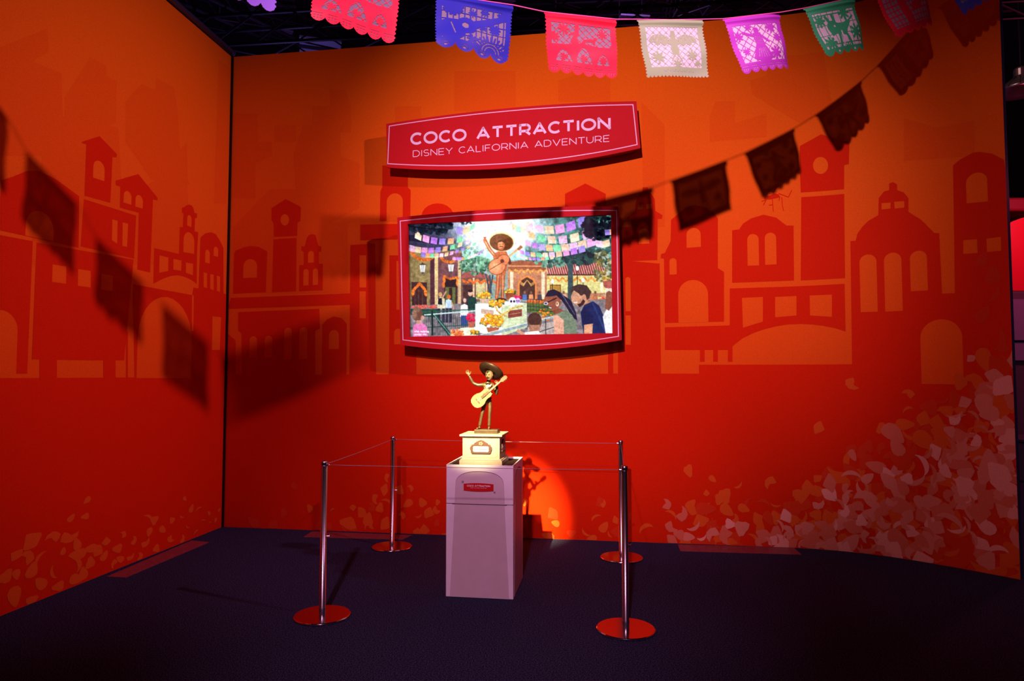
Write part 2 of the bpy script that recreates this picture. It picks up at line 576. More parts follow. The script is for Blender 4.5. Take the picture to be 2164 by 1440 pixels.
BB = [
    [(495, 537), (498, 530), (515, 523), (530, 520), (547, 522), (565, 532), (562, 618), (493, 621)],
    [(574, 440), (604, 421), (636, 438), (635, 467), (629, 471), (628, 499), (579, 501), (578, 471), (574, 467)],
    [(578, 506), (627, 503), (626, 616), (575, 618)],
    [(644, 521), (649, 502), (653, 497), (660, 495), (667, 497), (670, 508), (673, 520), (679, 521), (679, 532), (674, 532), (674, 558), (682.5, 558), (682, 614), (632, 616), (632.5, 561), (642, 560), (642, 532), (637, 530), (637, 521)],
    [(488, 630), (750, 620), (755, 644), (480, 653)],
    [(504, 660), (675, 653), (676, 695), (666, 700), (666, 795), (511, 795), (511, 705), (504, 699)],
    [(681, 687), (690, 676), (705, 669), (723, 673), (733, 685), (732, 795), (680, 795)],
    [(477, 705), (498, 720), (498, 796), (474, 796)],
    [(762, 475), (860, 473), (860, 506), (762, 508)],
    [(741, 518), (793, 515), (795, 795), (738, 795)],
    [(823, 540), (880, 540), (880, 792), (822, 795)],
    [(808, 350), (862, 350), (862, 396), (868, 402), (867, 466), (803, 468), (804, 405), (808, 396)],
    [(1194, 410), (1237, 388), (1280, 410), (1280, 450), (1194, 450)],
    [(1300, 480), (1334, 480), (1334, 552), (1389, 557), (1389, 562), (1300, 562)],
    [(1325, 460), (1342, 448), (1343, 430), (1346, 420), (1350, 412), (1358, 406), (1358, 396), (1369, 396), (1369, 405), (1377, 410), (1384, 422), (1385, 446), (1400, 455), (1399, 463), (1390, 463), (1389, 550), (1334, 552), (1335, 465), (1326, 463)],
    [(1285, 561), (1394, 557), (1397, 792), (1285, 792)],
    [(1418, 465), (1430, 455), (1447, 440), (1467, 434), (1487, 437), (1507, 448), (1517, 462), (1517, 567), (1530, 575), (1530, 680), (1405, 683), (1403, 547), (1396, 546), (1397, 537), (1405, 535), (1417, 510)],
    [(1405, 692), (1542, 688), (1542, 610), (1785, 600), (1787, 701), (1765, 694), (1740, 689), (1715, 686), (1692, 685), (1665, 686), (1640, 690), (1612, 697), (1590, 705), (1568, 716), (1548, 732), (1548, 765), (1538, 765), (1538, 740),
     (1517, 740), (1517, 765), (1507, 765), (1507, 740), (1489, 740), (1489, 765), (1479, 765), (1479, 740), (1405, 740)],
    [(1547, 487), (1562, 485), (1570, 473), (1587, 462), (1613, 454), (1640, 460), (1662, 477), (1677, 477), (1678, 593), (1547, 598)],
    [(1690, 309), (1735, 284), (1795, 302), (1794, 347), (1784, 349), (1784, 400), (1692, 407), (1690, 350)],
    [(1693, 417), (1784, 410), (1786, 588), (1692, 593)],
    [(1797, 510), (1808, 509), (1812, 494), (1822, 480), (1835, 467), (1856, 455), (1857, 419), (1868, 405), (1879, 402), (1879, 388), (1887, 385), (1896, 390), (1896, 402), (1910, 407), (1920, 419), (1920, 448), (1947, 465), (1968, 486), (1975, 493),
     (1985, 493), (1991, 621), (2018, 620), (2014, 350), (2028, 338), (2043, 330), (2056, 323), (2070, 321), (2097, 325), (2122, 338), (2150, 352), (2150, 800), (1801, 800)],
]
for b in BB:
    MB.shape(b, 1, 3)
MB.oval(925, 457, 34, 27, 1, 3)
for a in ((514, 543, 548, 588, 587), (651, 663, 531, 556, 555), (641, 652, 569, 604, 603), (661, 672, 568, 603, 602), (527, 543, 711, 756, 755), (559, 575, 710, 755, 755), (600, 616, 693, 760, 760),
          (632, 649, 692, 760, 759), (695, 716, 698, 738, 738), (817, 851, 409, 468, 466), (833, 850, 695, 728, 728), (1350, 1372, 483, 516, 515), (1322, 1333, 586, 658, 658), (1451, 1481, 482, 524, 522),
          (1415, 1430, 546, 581, 580), (1434, 1497, 592, 683, 681), (1580, 1604, 495, 562, 561), (1617, 1641, 492, 560, 559), (1819, 1855, 538, 660, 659), (1871, 1908, 534, 659, 657), (1925, 1961, 530, 616, 614),
          (2043, 2088, 365, 430, 426), (1948, 2037, 675, 812, 813)):
    MB.arch(*a, 0, 4)
MB.oval(602, 465, 9, 12, 0, 4)
MB.oval(1734, 350, 16, 18, 0, 4)
for q in ([(760, 540), (774, 540), (774, 608), (760, 608)], [(760, 616), (773, 616), (773, 673), (760, 673)], [(838, 552), (850, 552), (850, 655), (838, 655)],
          [(1322, 667), (1333, 667), (1333, 729), (1322, 729)], [(1296, 723), (1306, 723), (1306, 790), (1296, 790)], [(1348, 433), (1359, 432), (1359, 442), (1348, 443)], [(1366, 432), (1377, 431), (1377, 441), (1366, 442)],
          [(1568, 630), (1612, 628), (1612, 680), (1570, 693)], [(1638, 628), (1683, 626), (1683, 667), (1638, 671)], [(1711, 625), (1758, 623), (1758, 670), (1712, 667)],
          [(1863, 430), (1882, 428.5), (1882, 441), (1863, 443)], [(1890, 427), (1911, 425.5), (1911, 439), (1891, 441)], [(2036, 508), (2065, 506), (2066, 535), (2036, 537)], [(2085, 504.6), (2115, 501), (2116, 530), (2086, 533)]):
    MB.shape(q, 0, 4)


def stroke2d(p, q, w_):
    dx, dy = q[0] - p[0], q[1] - p[1]
    L_ = math.hypot(dx, dy) or 1
    nx, ny = -dy / L_ * w_ / 2, dx / L_ * w_ / 2
    return [(p[0] + nx, p[1] + ny), (q[0] + nx, q[1] + ny), (q[0] - nx, q[1] - ny), (p[0] - nx, p[1] - ny)]


# small sketched creature of thin red strokes
MB.shape([(1616, 416), (1626, 414), (1636, 409), (1645, 411), (1649, 417), (1636, 420), (1624, 422), (1614, 421)], 1, 5)
for a, b in (((1645, 409), (1666, 417)), ((1666, 417), (1673, 402)), ((1632, 420), (1634, 447)), ((1632, 433), (1625, 434)), ((1652, 417), (1653, 434)), ((1653, 434), (1656, 446)), ((1620, 420), (1613, 434)),
             ((1618, 423), (1609, 426)), ((1627, 410), (1624, 402)), ((1634, 408), (1640, 398)), ((1640, 398), (1648, 392)), ((1648, 416), (1646, 424))):
    MB.shape(stroke2d(a, b, 1.7), 1, 5)

# petals of the drift at the foot of the wall
rng = random.Random(11)
XB = [478, 560, 640, 700, 770, 830, 880, 940, 1100, 1180, 1260, 1340, 1400, 1450, 1520, 1600, 1680, 1740, 1800, 1880, 1960, 2030, 2090, 2160]
YBn = [1075, 1095, 1110, 1105, 1085, 1075, 1090, 1085, 1080, 1075, 1078, 1085, 1090, 1060, 1075, 1080, 1060, 1010, 960, 915, 880, 800, 740, 690]
XF = [472, 640, 870, 943, 1157, 1314, 1380, 1520, 1691, 1769, 1847, 1925, 2003, 2080, 2160]
YF = [1113, 1120, 1129.5, 1132, 1140, 1144.6, 1148.5, 1152, 1157, 1163, 1171, 1183.5, 1197, 1211, 1227]
cnt = 0
for px, py, sz, k in ((1800, 812, 14, 3), (1920, 832, 11, 3), (1731, 905, 13, 3), (1455, 995, 15, 3), (1506, 1013, 9, 3), (1557, 1021, 11, 3), (1627, 1020, 14, 3), (1727, 1011, 9, 3), (1921, 873, 12, 3), (2052, 757, 8, 4),
                      (2077, 548, 13, 5), (2098, 583, 18, 5), (2090, 617, 17, 5), (2078, 664, 16, 5), (2098, 715, 22, 5), (1493, 1042, 8, 3), (1532, 1048, 18, 3), (1460, 1066, 12, 3), (1502, 1078, 14, 3), (1640, 1063, 9, 3),
                      (622, 1028, 9, 5), (620, 1027, 9, 5), (505, 1027, 8, 5), (818, 1010, 10, 3), (812, 1035, 13, 3), (793, 1055, 12, 3), (803, 1074, 12, 3), (845, 1035, 12, 3), (868, 1032, 9, 3), (862, 1065, 11, 3), (893, 1063, 11, 3),
                      (907, 1085, 12, 3), (925, 1062, 8, 3), (600, 1085, 11, 5), (655, 1075, 10, 3), (704, 1082, 7, 3), (746, 1074, 8, 3), (735, 1106, 17, 3), (785, 1110, 10, 3), (1275, 1065, 9, 3), (1300, 1100, 9, 3)):
    s, z = BACK.hit(px, py)
    d = (BACK.pos(s, z) - EYE).length
    MB.shape_sz([(s + u, z + v) for u, v in petal(rng.choice((0, 1, 2, 3, 4)), sz * d / FPX, rng)], k, 5)
tries = 0
taken = []
while cnt < 470 and tries < 20000:
    tries += 1
    px = rng.uniform(478, 2150)
    yb = np.interp(px, XB, YBn)
    yf = np.interp(px, XF, YF)
    py = rng.uniform(yb - 60, yf - 2)
    dep = (py - yb) / 110.0
    right = max(0.0, min(1.0, (px - 1380) / 250))
    p = max(0.0, min(1, 0.18 + dep * .9)) * (0.10 + 0.90 * right)
    if px < 760:
        p *= .8
    if rng.random() > p:
        continue
    corner = max(0.0, min(1.0, (py - 1060) / 140)) * max(0.0, min(1.0, (px - 1850) / 180))
    pe = min(.72, 0.12 + dep * .6) * right * (1 - .85 * corner)
    if 1380 < px < 1600 and py > yf - 70:
        pe = .6
    sz = rng.uniform(12, 23) * (1.0 if px > 1300 else .7)
    gap = sz * (.95 - .25 * min(1, max(0, dep)))
    if any(abs(px - a_) < gap and abs(py - b_) < gap for a_, b_ in taken):
        continue
    taken.append((px, py))
    light = rng.random() < pe
    kind = rng.choice((4, 4, 7, 7, 8)) if light else (5 if (rng.random() < .35 + .4 * corner or px < 700) else 3)
    s, z = BACK.hit(px, py)
    d = (BACK.pos(s, z) - EYE).length
    MB.shape_sz([(s + u, z + v) for u, v in petal(rng.choice((0, 0, 1, 1, 2, 3, 4)), sz * d / FPX, rng)], kind, 9 if light else 5)
    cnt += 1
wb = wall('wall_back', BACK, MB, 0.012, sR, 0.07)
tag(wb, 'long orange and red mural wall with town silhouettes and a drift of petals, curving forward at its far end', kind='structure')

# black strip standing in for the shade of the corner gap, dark cap along the top of the left wall
bm = bmesh.new()
c0 = BACK.pos(0.0, 0)
add_box(bm, (c0.x - .012, c0.y - .016, 0), (c0.x + .018, c0.y + .03, WALL_H))
tag(from_bm('corner_gap_shade', bm, M_BLACK), 'black strip for the shaded gap in the corner between the two mural walls', kind='structure')
bm = bmesh.new()
M_CAP = mat('top_cap', (.05, .06, .10), .25, spec=.6)
for i in range(1):
    a = LEFT.pos(0, WALL_H + .005, .015)
    b = LEFT.pos(LEFT.s[-1], WALL_H + .005, .015)
    a2 = LEFT.pos(0, WALL_H + .07, .03)
    add_tube(bm, [a + Vector((0, 0, .03)), b + Vector((0, 0, .03))], .03, 10)
tag(from_bm('trim_2', bm, M_CAP, smooth=True), 'black rounded cap along the top of the shorter mural wall', kind='structure')

# ---------------------------------------------------------------- carpet
m = bpy.data.materials.new('carpet')
m.use_nodes = True
nt = m.node_tree
b = nt.nodes['Principled BSDF']
b.inputs['Roughness'].default_value = 1.0
b.inputs['Specular IOR Level'].default_value = 0.05
tc = nt.nodes.new('ShaderNodeTexCoord')
n1 = nt.nodes.new('ShaderNodeTexNoise')
n1.inputs['Scale'].default_value = 130
n1.inputs['Detail'].default_value = 5
n1.inputs['Roughness'].default_value = .75
nt.links.new(tc.outputs['Object'], n1.inputs['Vector'])
cr = nt.nodes.new('ShaderNodeValToRGB')
cr.color_ramp.elements[0].position = .44
cr.color_ramp.elements[0].color = (.006, .006, .014, 1)
cr.color_ramp.elements[1].position = .66
cr.color_ramp.elements[1].color = (.085, .10, .23, 1)
nt.links.new(n1.outputs['Fac'], cr.inputs[0])
nt.links.new(cr.outputs[0], b.inputs['Base Color'])
n2 = nt.nodes.new('ShaderNodeTexNoise')
n2.inputs['Scale'].default_value = 140
n2.inputs['Detail'].default_value = 4
nt.links.new(tc.outputs['Object'], n2.inputs['Vector'])
bp = nt.nodes.new('ShaderNodeBump')
bp.inputs['Strength'].default_value = .45
bp.inputs['Distance'].default_value = .01
nt.links.new(n2.outputs['Fac'], bp.inputs['Height'])
nt.links.new(bp.outputs[0], b.inputs['Normal'])
bm = bmesh.new()
add_box(bm, (-14, -6, -.05), (18, 26, 0))
tag(from_bm('floor', bm, m), 'dark navy flecked carpet', kind='structure')

# tape strips on the carpet along the foot of the walls
M_TAPE = mat('carpet_tape', (.20, .045, .06), .42, noise=.25, nscale=30, bump=.15, bscale=60, spec=.5)


def tape(px, label):
    P = [at_floor(*p) for p in px]
    bm = bmesh.new()
    A = [bm.verts.new((p.x, p.y, .0008)) for p in P]
    B = [bm.verts.new((p.x, p.y, .0035)) for p in P]
    bm.faces.new(B)
    bm.faces.new(A[::-1])
    for i in range(4):
        bm.faces.new((A[i], A[(i + 1) % 4], B[(i + 1) % 4], B[i]))
    o = from_bm('carpet_tape', bm, M_TAPE)
    tag(o, label, 'tape', 'tape strips along the walls')


tape([(225, 1220), (266, 1222), (443, 1147), (405, 1143.5)], 'dusky red tape strip on carpet along the shorter mural wall')
tape([(660, 1124), (871, 1132), (850, 1141.5), (641, 1136)], 'dusky red tape strip on carpet at back wall behind a post base')
tape([(1432, 1151.5), (1678, 1159), (1694, 1173.5), (1438, 1166)], 'dusky red tape strip on carpet at back wall near the petal drift')

# ================================================================ stroke lettering
def arc(cx, cy, rx, ry, a0, a1, n=14):
    return [(cx + rx * math.cos(math.radians(a0 + (a1 - a0) * k / n)), cy + ry * math.sin(math.radians(a0 + (a1 - a0) * k / n))) for k in range(n + 1)]


GL = {
    'C': (0.87, [arc(.5, .5, .5, .5, 48, 312, 20)]),
    'O': (1.06, [arc(.53, .5, .53, .5, 0, 360, 26)]),
    'A': (1.0, [[(0, 0), (.5, 1), (1.0, 0)], [(.2, .30), (.8, .30)]]),
    'T': (.88, [[(0, 1), (.88, 1)], [(.44, 1), (.44, 0)]]),
    'R': (.85, [[(0, 0), (0, 1), (.48, 1)] + arc(.48, .69, .33, .31, 90, -90, 8) + [(0, .38)], [(.46, .38), (.85, 0)]]),
    'I': (.08, [[(.04, 0), (.04, 1)]]),
    'N': (.88, [[(0, 0), (0, 1), (.88, 0), (.88, 1)]]),
    'D': (.92, [[(0, 0), (0, 1), (.42, 1)] + arc(.42, .5, .50, .5, 90, -90, 12) + [(0, 0)]]),
    'S': (.74, [arc(.37, .745, .35, .255, 40, 270, 12) + arc(.37, .255, .36, .255, 90, -145, 12)]),
    'E': (.74, [[(.74, 1), (0, 1), (0, 0), (.74, 0)], [(0, .51), (.66, .51)]]),
    'Y': (.90, [[(0, 1), (.45, .46), (.90, 1)], [(.45, .46), (.45, 0)]]),
    'L': (.66, [[(0, 1), (0, 0), (.66, 0)]]),
    'F': (.70, [[(.70, 1), (0, 1), (0, 0)], [(0, .5), (.6, .5)]]),
    'V': (.98, [[(0, 1), (.49, 0), (.98, 1)]]),
    'U': (.86, [[(0, 1), (0, .42)] + arc(.43, .42, .43, .42, 180, 360, 12) + [(.86, 1)]]),
    'a': (.5, [arc(.25, .3, .25, .3, 0, 360, 12), [(.5, .6), (.5, 0)]]),
    'r': (.3, [[(0, .6), (0, 0)], [(0, .4), (.3, .6)]]),
    't': (.3, [[(.15, .85), (.15, 0)], [(0, .6), (.3, .6)]]),
    'i': (.08, [[(.04, .6), (.04, 0)], [(.04, .85), (.04, .78)]]),
    's': (.4, [[(.4, .6), (0, .5), (.4, .15), (0, 0)]]),
    'e': (.5, [[(0, .3), (.5, .3)] + arc(.25, .3, .25, .3, 0, 300, 12)]),
    'n': (.45, [[(0, 0), (0, .6)], arc(.22, .35, .22, .25, 180, 0, 8) + [(.45, 0)]]),
    'd': (.5, [arc(.25, .3, .25, .3, 0, 360, 12), [(.5, 1), (.5, 0)]]),
    'g': (.5, [arc(.25, .3, .25, .3, 0, 360, 12), [(.5, .6), (.5, -.2), (.1, -.3)]]),
    'c': (.45, [arc(.25, .3, .25, .3, 50, 310, 12)]),
    'o': (.5, [arc(.25, .3, .25, .3, 0, 360, 12)]),
    'p': (.5, [arc(.25, .3, .25, .3, 0, 360, 12), [(0, .6), (0, -.3)]]),
    'l': (.08, [[(.04, 1), (.04, 0)]]),
    'y': (.45, [[(0, .6), (.22, 0)], [(.45, .6), (.12, -.3)]]),
    '.': (.1, [[(.05, 0), (.05, .08)]]),
    ' ': (.42, []),
}


def text_strokes(txt, gap):
    x = 0.0
    out = []
    for ch in txt:
        w_, st = GL[ch]
        out += [[(x + a, b_) for a, b_ in s_] for s_ in st]
        x += w_ + gap
    return out, x - gap


def text_faces(txt, gap, weight):
    """quads (in cap-height units, width natural)"""
    st, W = text_strokes(txt, gap)
    h = weight / 2
    quads = []
    for s_ in st:
        n = len(s_)
        for i in range(n - 1):
            (x0, y0), (x1, y1) = s_[i], s_[i + 1]
            # keep the outside of the stroke within the cap height
            y0, y1 = h + y0 * (1 - weight), h + y1 * (1 - weight)
            dx, dy = x1 - x0, y1 - y0
            L_ = math.hypot(dx, dy) or 1e-6
            ux, uy = dx / L_, dy / L_
            e0 = h * .98 if (i > 0 and n > 4) or (i > 0) else 0
            e1 = h * .98 if i < n - 2 else 0
            if n > 6 and L_ < 0.2:
                e0 = e1 = h * .12
            if i == 0 and n > 6 and s_[0] == s_[-1]:
                e0 = h * .12
            ax, ay = x0 - ux * e0, y0 - uy * e0
            bx, by = x1 + ux * e1, y1 + uy * e1
            nx, ny = -uy * h, ux * h
            quads.append([(ax + nx, ay + ny), (bx + nx, by + ny), (bx - nx, by - ny), (ax - nx, ay - ny)])
    return quads, W


def lettering(name, txt, gap, weight, place, material, parent):
    """place(u 0..1, v 0..1) -> 3-D"""
    st_, W = text_strokes(txt, gap)
    if W * 0 == 0 and name == 'letter':
        x = 0.0
        for ch in txt:
            if ch != ' ':
                quads, _w = text_faces(ch, gap, weight)
                V, Fc = [], []
                for q in quads:
                    k = len(V)
                    V += [place((x + a) / W, b_) for a, b_ in q]
                    Fc.append((k, k + 1, k + 2, k + 3))
                raw('letter', V, Fc, material, parent)
            x += GL[ch][0] + gap
        return
    quads, W = text_faces(txt, gap, weight)
    V, Fc = [], []
    for q in quads:
        k = len(V)
        V += [place(x / W, y) for x, y in q]
        Fc.append((k, k + 1, k + 2, k + 3))
    return tag(raw(name, V, Fc, material, parent), kind='stuff')


# plane parallel to the straight part of the back wall
TW = Vector((1, A0, 0)).normalized()
NW = Vector((TW.y, -TW.x, 0)) if Vector((TW.y, -TW.x, 0)).y < 0 else Vector((-TW.y, TW.x, 0))


def on_plane(x, y, off):
    """-> (s, z, point) on the plane OFF in front of the back wall"""
    base = Vector((0, A1, 0)) + NW * off
    d = ray(x, y)
    t = (base - EYE).dot(NW) / d.dot(NW)
    p = EYE + d * t
    return (p - Vector((0, A1, 0))).dot(TW), p.z


def wframe(s, z, off):
    return Vector((0, A1, z)) + TW * s + NW * off


def barrel(tl, tr, br, bl, top, bot, n=20):
    """outline with bowed top and bottom (pixel heights of the bow)"""
    pts = []
    for k in range(n + 1):
        u = k / n
        pts.append((tl[0] + (tr[0] - tl[0]) * u, tl[1] + (tr[1] - tl[1]) * u - top * 4 * u * (1 - u)))
    for k in range(n + 1):
        u = k / n
        pts.append((br[0] + (bl[0] - br[0]) * u, br[1] + (bl[1] - br[1]) * u + bot * 4 * u * (1 - u)))
    return pts


def ring_faces(outer, inner, off, name, material, parent):
    V = [wframe(s, z, off) for s, z in outer] + [wframe(s, z, off) for s, z in inner]
    n = len(outer)
    F_ = [(i, (i + 1) % n, n + (i + 1) % n, n + i) for i in range(n)]
    return raw(name, V, F_, material, parent)


def shrink_line(pts, wd):
    out = []
    c = Vector((sum(p[0] for p in pts) / len(pts), sum(p[1] for p in pts) / len(pts)))
    n = len(pts)
    for i in range(n):
        p0, p1, p2 = Vector(pts[i - 1]), Vector(pts[i]), Vector(pts[(i + 1) % n])
        a = (p1 - p0)
        b_ = (p2 - p1)
        if a.length < 1e-6:
            a = b_
        if b_.length < 1e-6:
            b_ = a
        na = Vector((-a.y, a.x)).normalized()
        nb = Vector((-b_.y, b_.x)).normalized()
        m_ = (na + nb)
        if m_.length < 1e-6:
            m_ = na
        m_.normalize()
        k = wd / max(.35, m_.dot(na))
        q = p1 + m_ * k
        if (q - c).length > (p1 - c).length:
            q = p1 - m_ * k
        out.append((q.x, q.y))
    return out


M_SIGN = mat('sign_red', (.52, .011, .014), .6, noise=.04, nscale=3, spec=.08)
M_SIGNSIDE = mat('sign_edge', (.22, .008, .016), .5)
M_PINK = mat('sign_white', (.86, .80, .86), .5)
M_PINK2 = mat('sign_line', (.84, .62, .70), .5)
M_METALD = mat('bracket_metal', (.12, .1, .1), .4, metal=.8)

# ---------------------------------------------------------------- title sign
OFF = .17
sign = empty('wall_sign', wframe(0, 0, OFF))
sign.matrix_world = Matrix.Translation(wframe(on_plane(1083, 290, OFF)[0], on_plane(1083, 290, OFF)[1], OFF))
tag(sign, 'bowed red title sign with two lines of pale lettering above the screen', 'sign')


def local(parent, fn):
    inv = parent.location.copy()
    return lambda *a: fn(*a) - inv


wf_sign = local(sign, wframe)
o_px = barrel((816, 262), (1345, 214), (1353.5, 313), (817.5, 354), 10, 21)
o_sz = [on_plane(x, y, OFF)[:2] for x, y in o_px]
bm = bmesh.new()
add_prism(bm, o_sz, OFF - .022, OFF, wf_sign)
from_bm('face_board', bm, M_SIGN, sign)
inner = [on_plane(x, y, OFF)[:2] for x, y in barrel((824, 272), (1332, 226), (1340, 312), (825, 345), 10, 19)]
bm = bmesh.new()
add_prism(bm, inner, .035, OFF - .022, wf_sign)
from_bm('backing_box', bm, M_SIGNSIDE, sign)
line = [on_plane(x, y, OFF)[:2] for x, y in barrel((822, 266), (1338.5, 220.5), (1347.5, 306.5), (817.5 + 1, 347), 10, 19)]
l2 = shrink_line(line, .0085)
V = [wf_sign(s, z, OFF + .0012) for s, z in line] + [wf_sign(s, z, OFF + .0012) for s, z in l2]
n = len(line)
raw('border_line', V, [(i, (i + 1) % n, n + (i + 1) % n, n + i) for i in range(n)], M_PINK2, sign)
for px, py in ((850, 305), (1320, 265)):
    bm = bmesh.new()
    s, z = on_plane(px, py, OFF)
    A = [(s - .04, z - .04), (s + .04, z - .04), (s + .04, z + .04), (s - .04, z + .04)]
    add_prism(bm, A, -.002, .036, wf_sign)
    from_bm('wall_bracket', bm, M_METALD, sign)


def placer(bl, br, caph_l, caph_r, off, conv):
    a = on_plane(*bl, off)
    b_ = on_plane(*br, off)
    at = on_plane(bl[0], bl[1] - caph_l, off)
    bt = on_plane(br[0], br[1] - caph_r, off)

    def place(u, v):
        s = a[0] + (b_[0] - a[0]) * u
        z0 = a[1] + (b_[1] - a[1]) * u
        z1 = at[1] + (bt[1] - at[1]) * u
        return conv(s, z0 + (z1 - z0) * v, off)
    return place


lettering('letter', 'COCO ATTRACTION', .32, .20, placer((869.5, 307), (1288, 273), 26, 26, OFF + .0014, wf_sign), M_PINK, sign)
lettering('letter', 'DISNEY CALIFORNIA ADVENTURE', .27, .10, placer((873, 332.3), (1287.5, 299.8), 14, 14.5, OFF + .0014, wf_sign), M_PINK, sign)

# ================================================================ screen picture (flat picture shown on the display)
PX0, PY0, PST = 150.0, 120.0, 3.0
PW, PH = int((1910 - PX0) / PST) + 1, int((1185 - PY0) / PST) + 1
rs = np.random.RandomState(5)
IMG = np.zeros((PH, PW, 3))
GY, GX = np.mgrid[0:PH, 0:PW]
GX = GX * PST + PX0
GY = GY * PST + PY0


def vnoise(scale, seed):
    r = np.random.RandomState(seed)
    n = r.rand(int((1185) / scale) + 4, int(1910 / scale) + 4)
    fx, fy = GX / scale, GY / scale
    ix, iy = fx.astype(int), fy.astype(int)
    tx, ty = fx - ix, fy - iy
    tx, ty = tx * tx * (3 - 2 * tx), ty * ty * (3 - 2 * ty)
    return (n[iy, ix] * (1 - tx) + n[iy, ix + 1] * tx) * (1 - ty) + (n[iy + 1, ix] * (1 - tx) + n[iy + 1, ix + 1] * tx) * ty


def bbox(x0, x1, y0, y1):
    i0 = max(0, int((x0 - PX0) / PST) - 1)
    i1 = min(PW, int((x1 - PX0) / PST) + 3)
    j0 = max(0, int((y0 - PY0) / PST) - 1)
    j1 = min(PH, int((y1 - PY0) / PST) + 3)
    return slice(j0, max(j0, j1)), slice(i0, max(i0, i1))


def put(sl, mask, col, alpha=1.0):
    m_ = (mask * alpha)[..., None]
    IMG[sl] = IMG[sl] * (1 - m_) + np.asarray(col, float) * m_


def inside(pts, X, Y):
    c = np.zeros(X.shape, bool)
    n = len(pts)
    for i in range(n):
        x0, y0 = pts[i]
        x1, y1 = pts[(i + 1) % n]
        if y0 == y1:
            continue
        cond = ((y0 > Y) != (y1 > Y)) & (X < (x1 - x0) * (Y - y0) / (y1 - y0) + x0)
        c ^= cond
    return c


def poly(pts, col, alpha=1.0):
    xs = [p[0] for p in pts]
    ys = [p[1] for p in pts]
    sl = bbox(min(xs), max(xs), min(ys), max(ys))
    X, Y = GX[sl], GY[sl]
    mk = np.zeros(X.shape)
    for dx in (-.75, .75):
        for dy in (-.75, .75):
            mk += inside(pts, X + dx, Y + dy)
    put(sl, mk / 4, col, alpha)


def ell(cx, cy, rx, ry, col, rot=0, alpha=1.0, soft=None):
    R_ = max(rx, ry) * (1.6 if soft else 1.1)
    sl = bbox(cx - R_, cx + R_, cy - R_, cy + R_)
    X, Y = GX[sl] - cx, GY[sl] - cy
    c, s_ = math.cos(math.radians(rot)), math.sin(math.radians(rot))
    d = np.sqrt(((X * c + Y * s_) / rx) ** 2 + ((-X * s_ + Y * c) / ry) ** 2)
    if soft:
        mk = np.clip((1 + soft - d) / (2 * soft), 0, 1)
        mk = mk * mk * (3 - 2 * mk)
    else:
        mk = np.clip((1 - d) * min(rx, ry) / 2.5 + .5, 0, 1)
    put(sl, mk, col, alpha)


def ln(pts, wd, col, alpha=1.0):
    for (x0, y0), (x1, y1) in zip(pts[:-1], pts[1:]):
        sl = bbox(min(x0, x1) - wd, max(x0, x1) + wd, min(y0, y1) - wd, max(y0, y1) + wd)
        X, Y = GX[sl], GY[sl]
        L2 = (x1 - x0) ** 2 + (y1 - y0) ** 2 or 1
        t = np.clip(((X - x0) * (x1 - x0) + (Y - y0) * (y1 - y0)) / L2, 0, 1)
        d = np.hypot(X - x0 - t * (x1 - x0), Y - y0 - t * (y1 - y0))
        put(sl, np.clip((wd / 2 - d) / 2 + .5, 0, 1), col, alpha)


def rect(x0, y0, x1, y1, col, alpha=1.0):
    poly([(x0, y0), (x1, y0), (x1, y1), (x0, y1)], col, alpha)


def leaves(x0, x1, y0, y1, n, cols, r0, r1, fall=True):
    for _ in range(n):
        x, y = rs.uniform(x0, x1), rs.uniform(y0, y1)
        if fall and ((x - (x0 + x1) / 2) / ((x1 - x0) / 2)) ** 2 + ((y - (y0 + y1) / 2) / ((y1 - y0) / 2)) ** 2 > 1:
            continue
        c = np.array(cols[rs.randint(len(cols))]) + rs.uniform(-12, 12)
        r = rs.uniform(r0, r1)
        ell(x, y, r, r * .7, c, rs.uniform(0, 180), .8)


def blooms(cx, cy, rx, ry, n, cols, r):
    for _ in range(n):
        a, q = rs.uniform(0, 6.28), math.sqrt(rs.rand())
        c = np.array(cols[rs.randint(len(cols))], float)
        x, y = cx + rx * q * math.cos(a), cy + ry * q * math.sin(a)
        rr = r * rs.uniform(.7, 1.15)
        ell(x, y, rr, rr * .85, c * .8)
        ell(x - 1, y - 2, rr * .7, rr * .6, np.minimum(255, c * 1.1))


def garland(pts, wd, col=(240, 130, 60)):
    for (x0, y0), (x1, y1) in zip(pts[:-1], pts[1:]):
        k = max(2, int(math.hypot(x1 - x0, y1 - y0) / 6))
        for i in range(k):
            t = i / k
            c = np.array(col, float) * rs.uniform(.75, 1.12)
            ell(x0 + (x1 - x0) * t + rs.uniform(-3, 3), y0 + (y1 - y0) * t + rs.uniform(-3, 3), wd * rs.uniform(.35, .6), wd * .45, np.minimum(255, c))


IMG[:] = (140, 160, 155)
# sky glow, trees
poly([(600, 120), (1300, 120), (1400, 520), (560, 520)], (150, 200, 200))
poly([(1180, 120), (1910, 120), (1910, 560), (1180, 560)], (66, 104, 100))
nz = vnoise(45, 1)[..., None]
mk = ((GX > 1180) & (GY < 560))[..., None]
IMG[:] = np.where(mk, IMG * (.6 + .9 * nz), IMG)
leaves(1200, 1900, 130, 560, 260, [(40, 74, 72), (90, 140, 130), (60, 100, 95), (130, 180, 170)], 10, 28, False)
poly([(150, 200), (600, 175), (760, 300), (700, 420), (560, 460), (150, 430)], (72, 70, 96))
poly([(150, 300), (420, 330), (640, 330), (640, 372), (400, 385), (150, 350)], (48, 46, 66))
leaves(560, 900, 330, 640, 170, [(70, 120, 85), (120, 170, 130), (160, 205, 175), (45, 80, 60)], 9, 24)
ell(960, 230, 380, 210, (222, 240, 250), 0, .95, .6)
ell(960, 210, 250, 190, (255, 255, 255), 0, .9, .5)
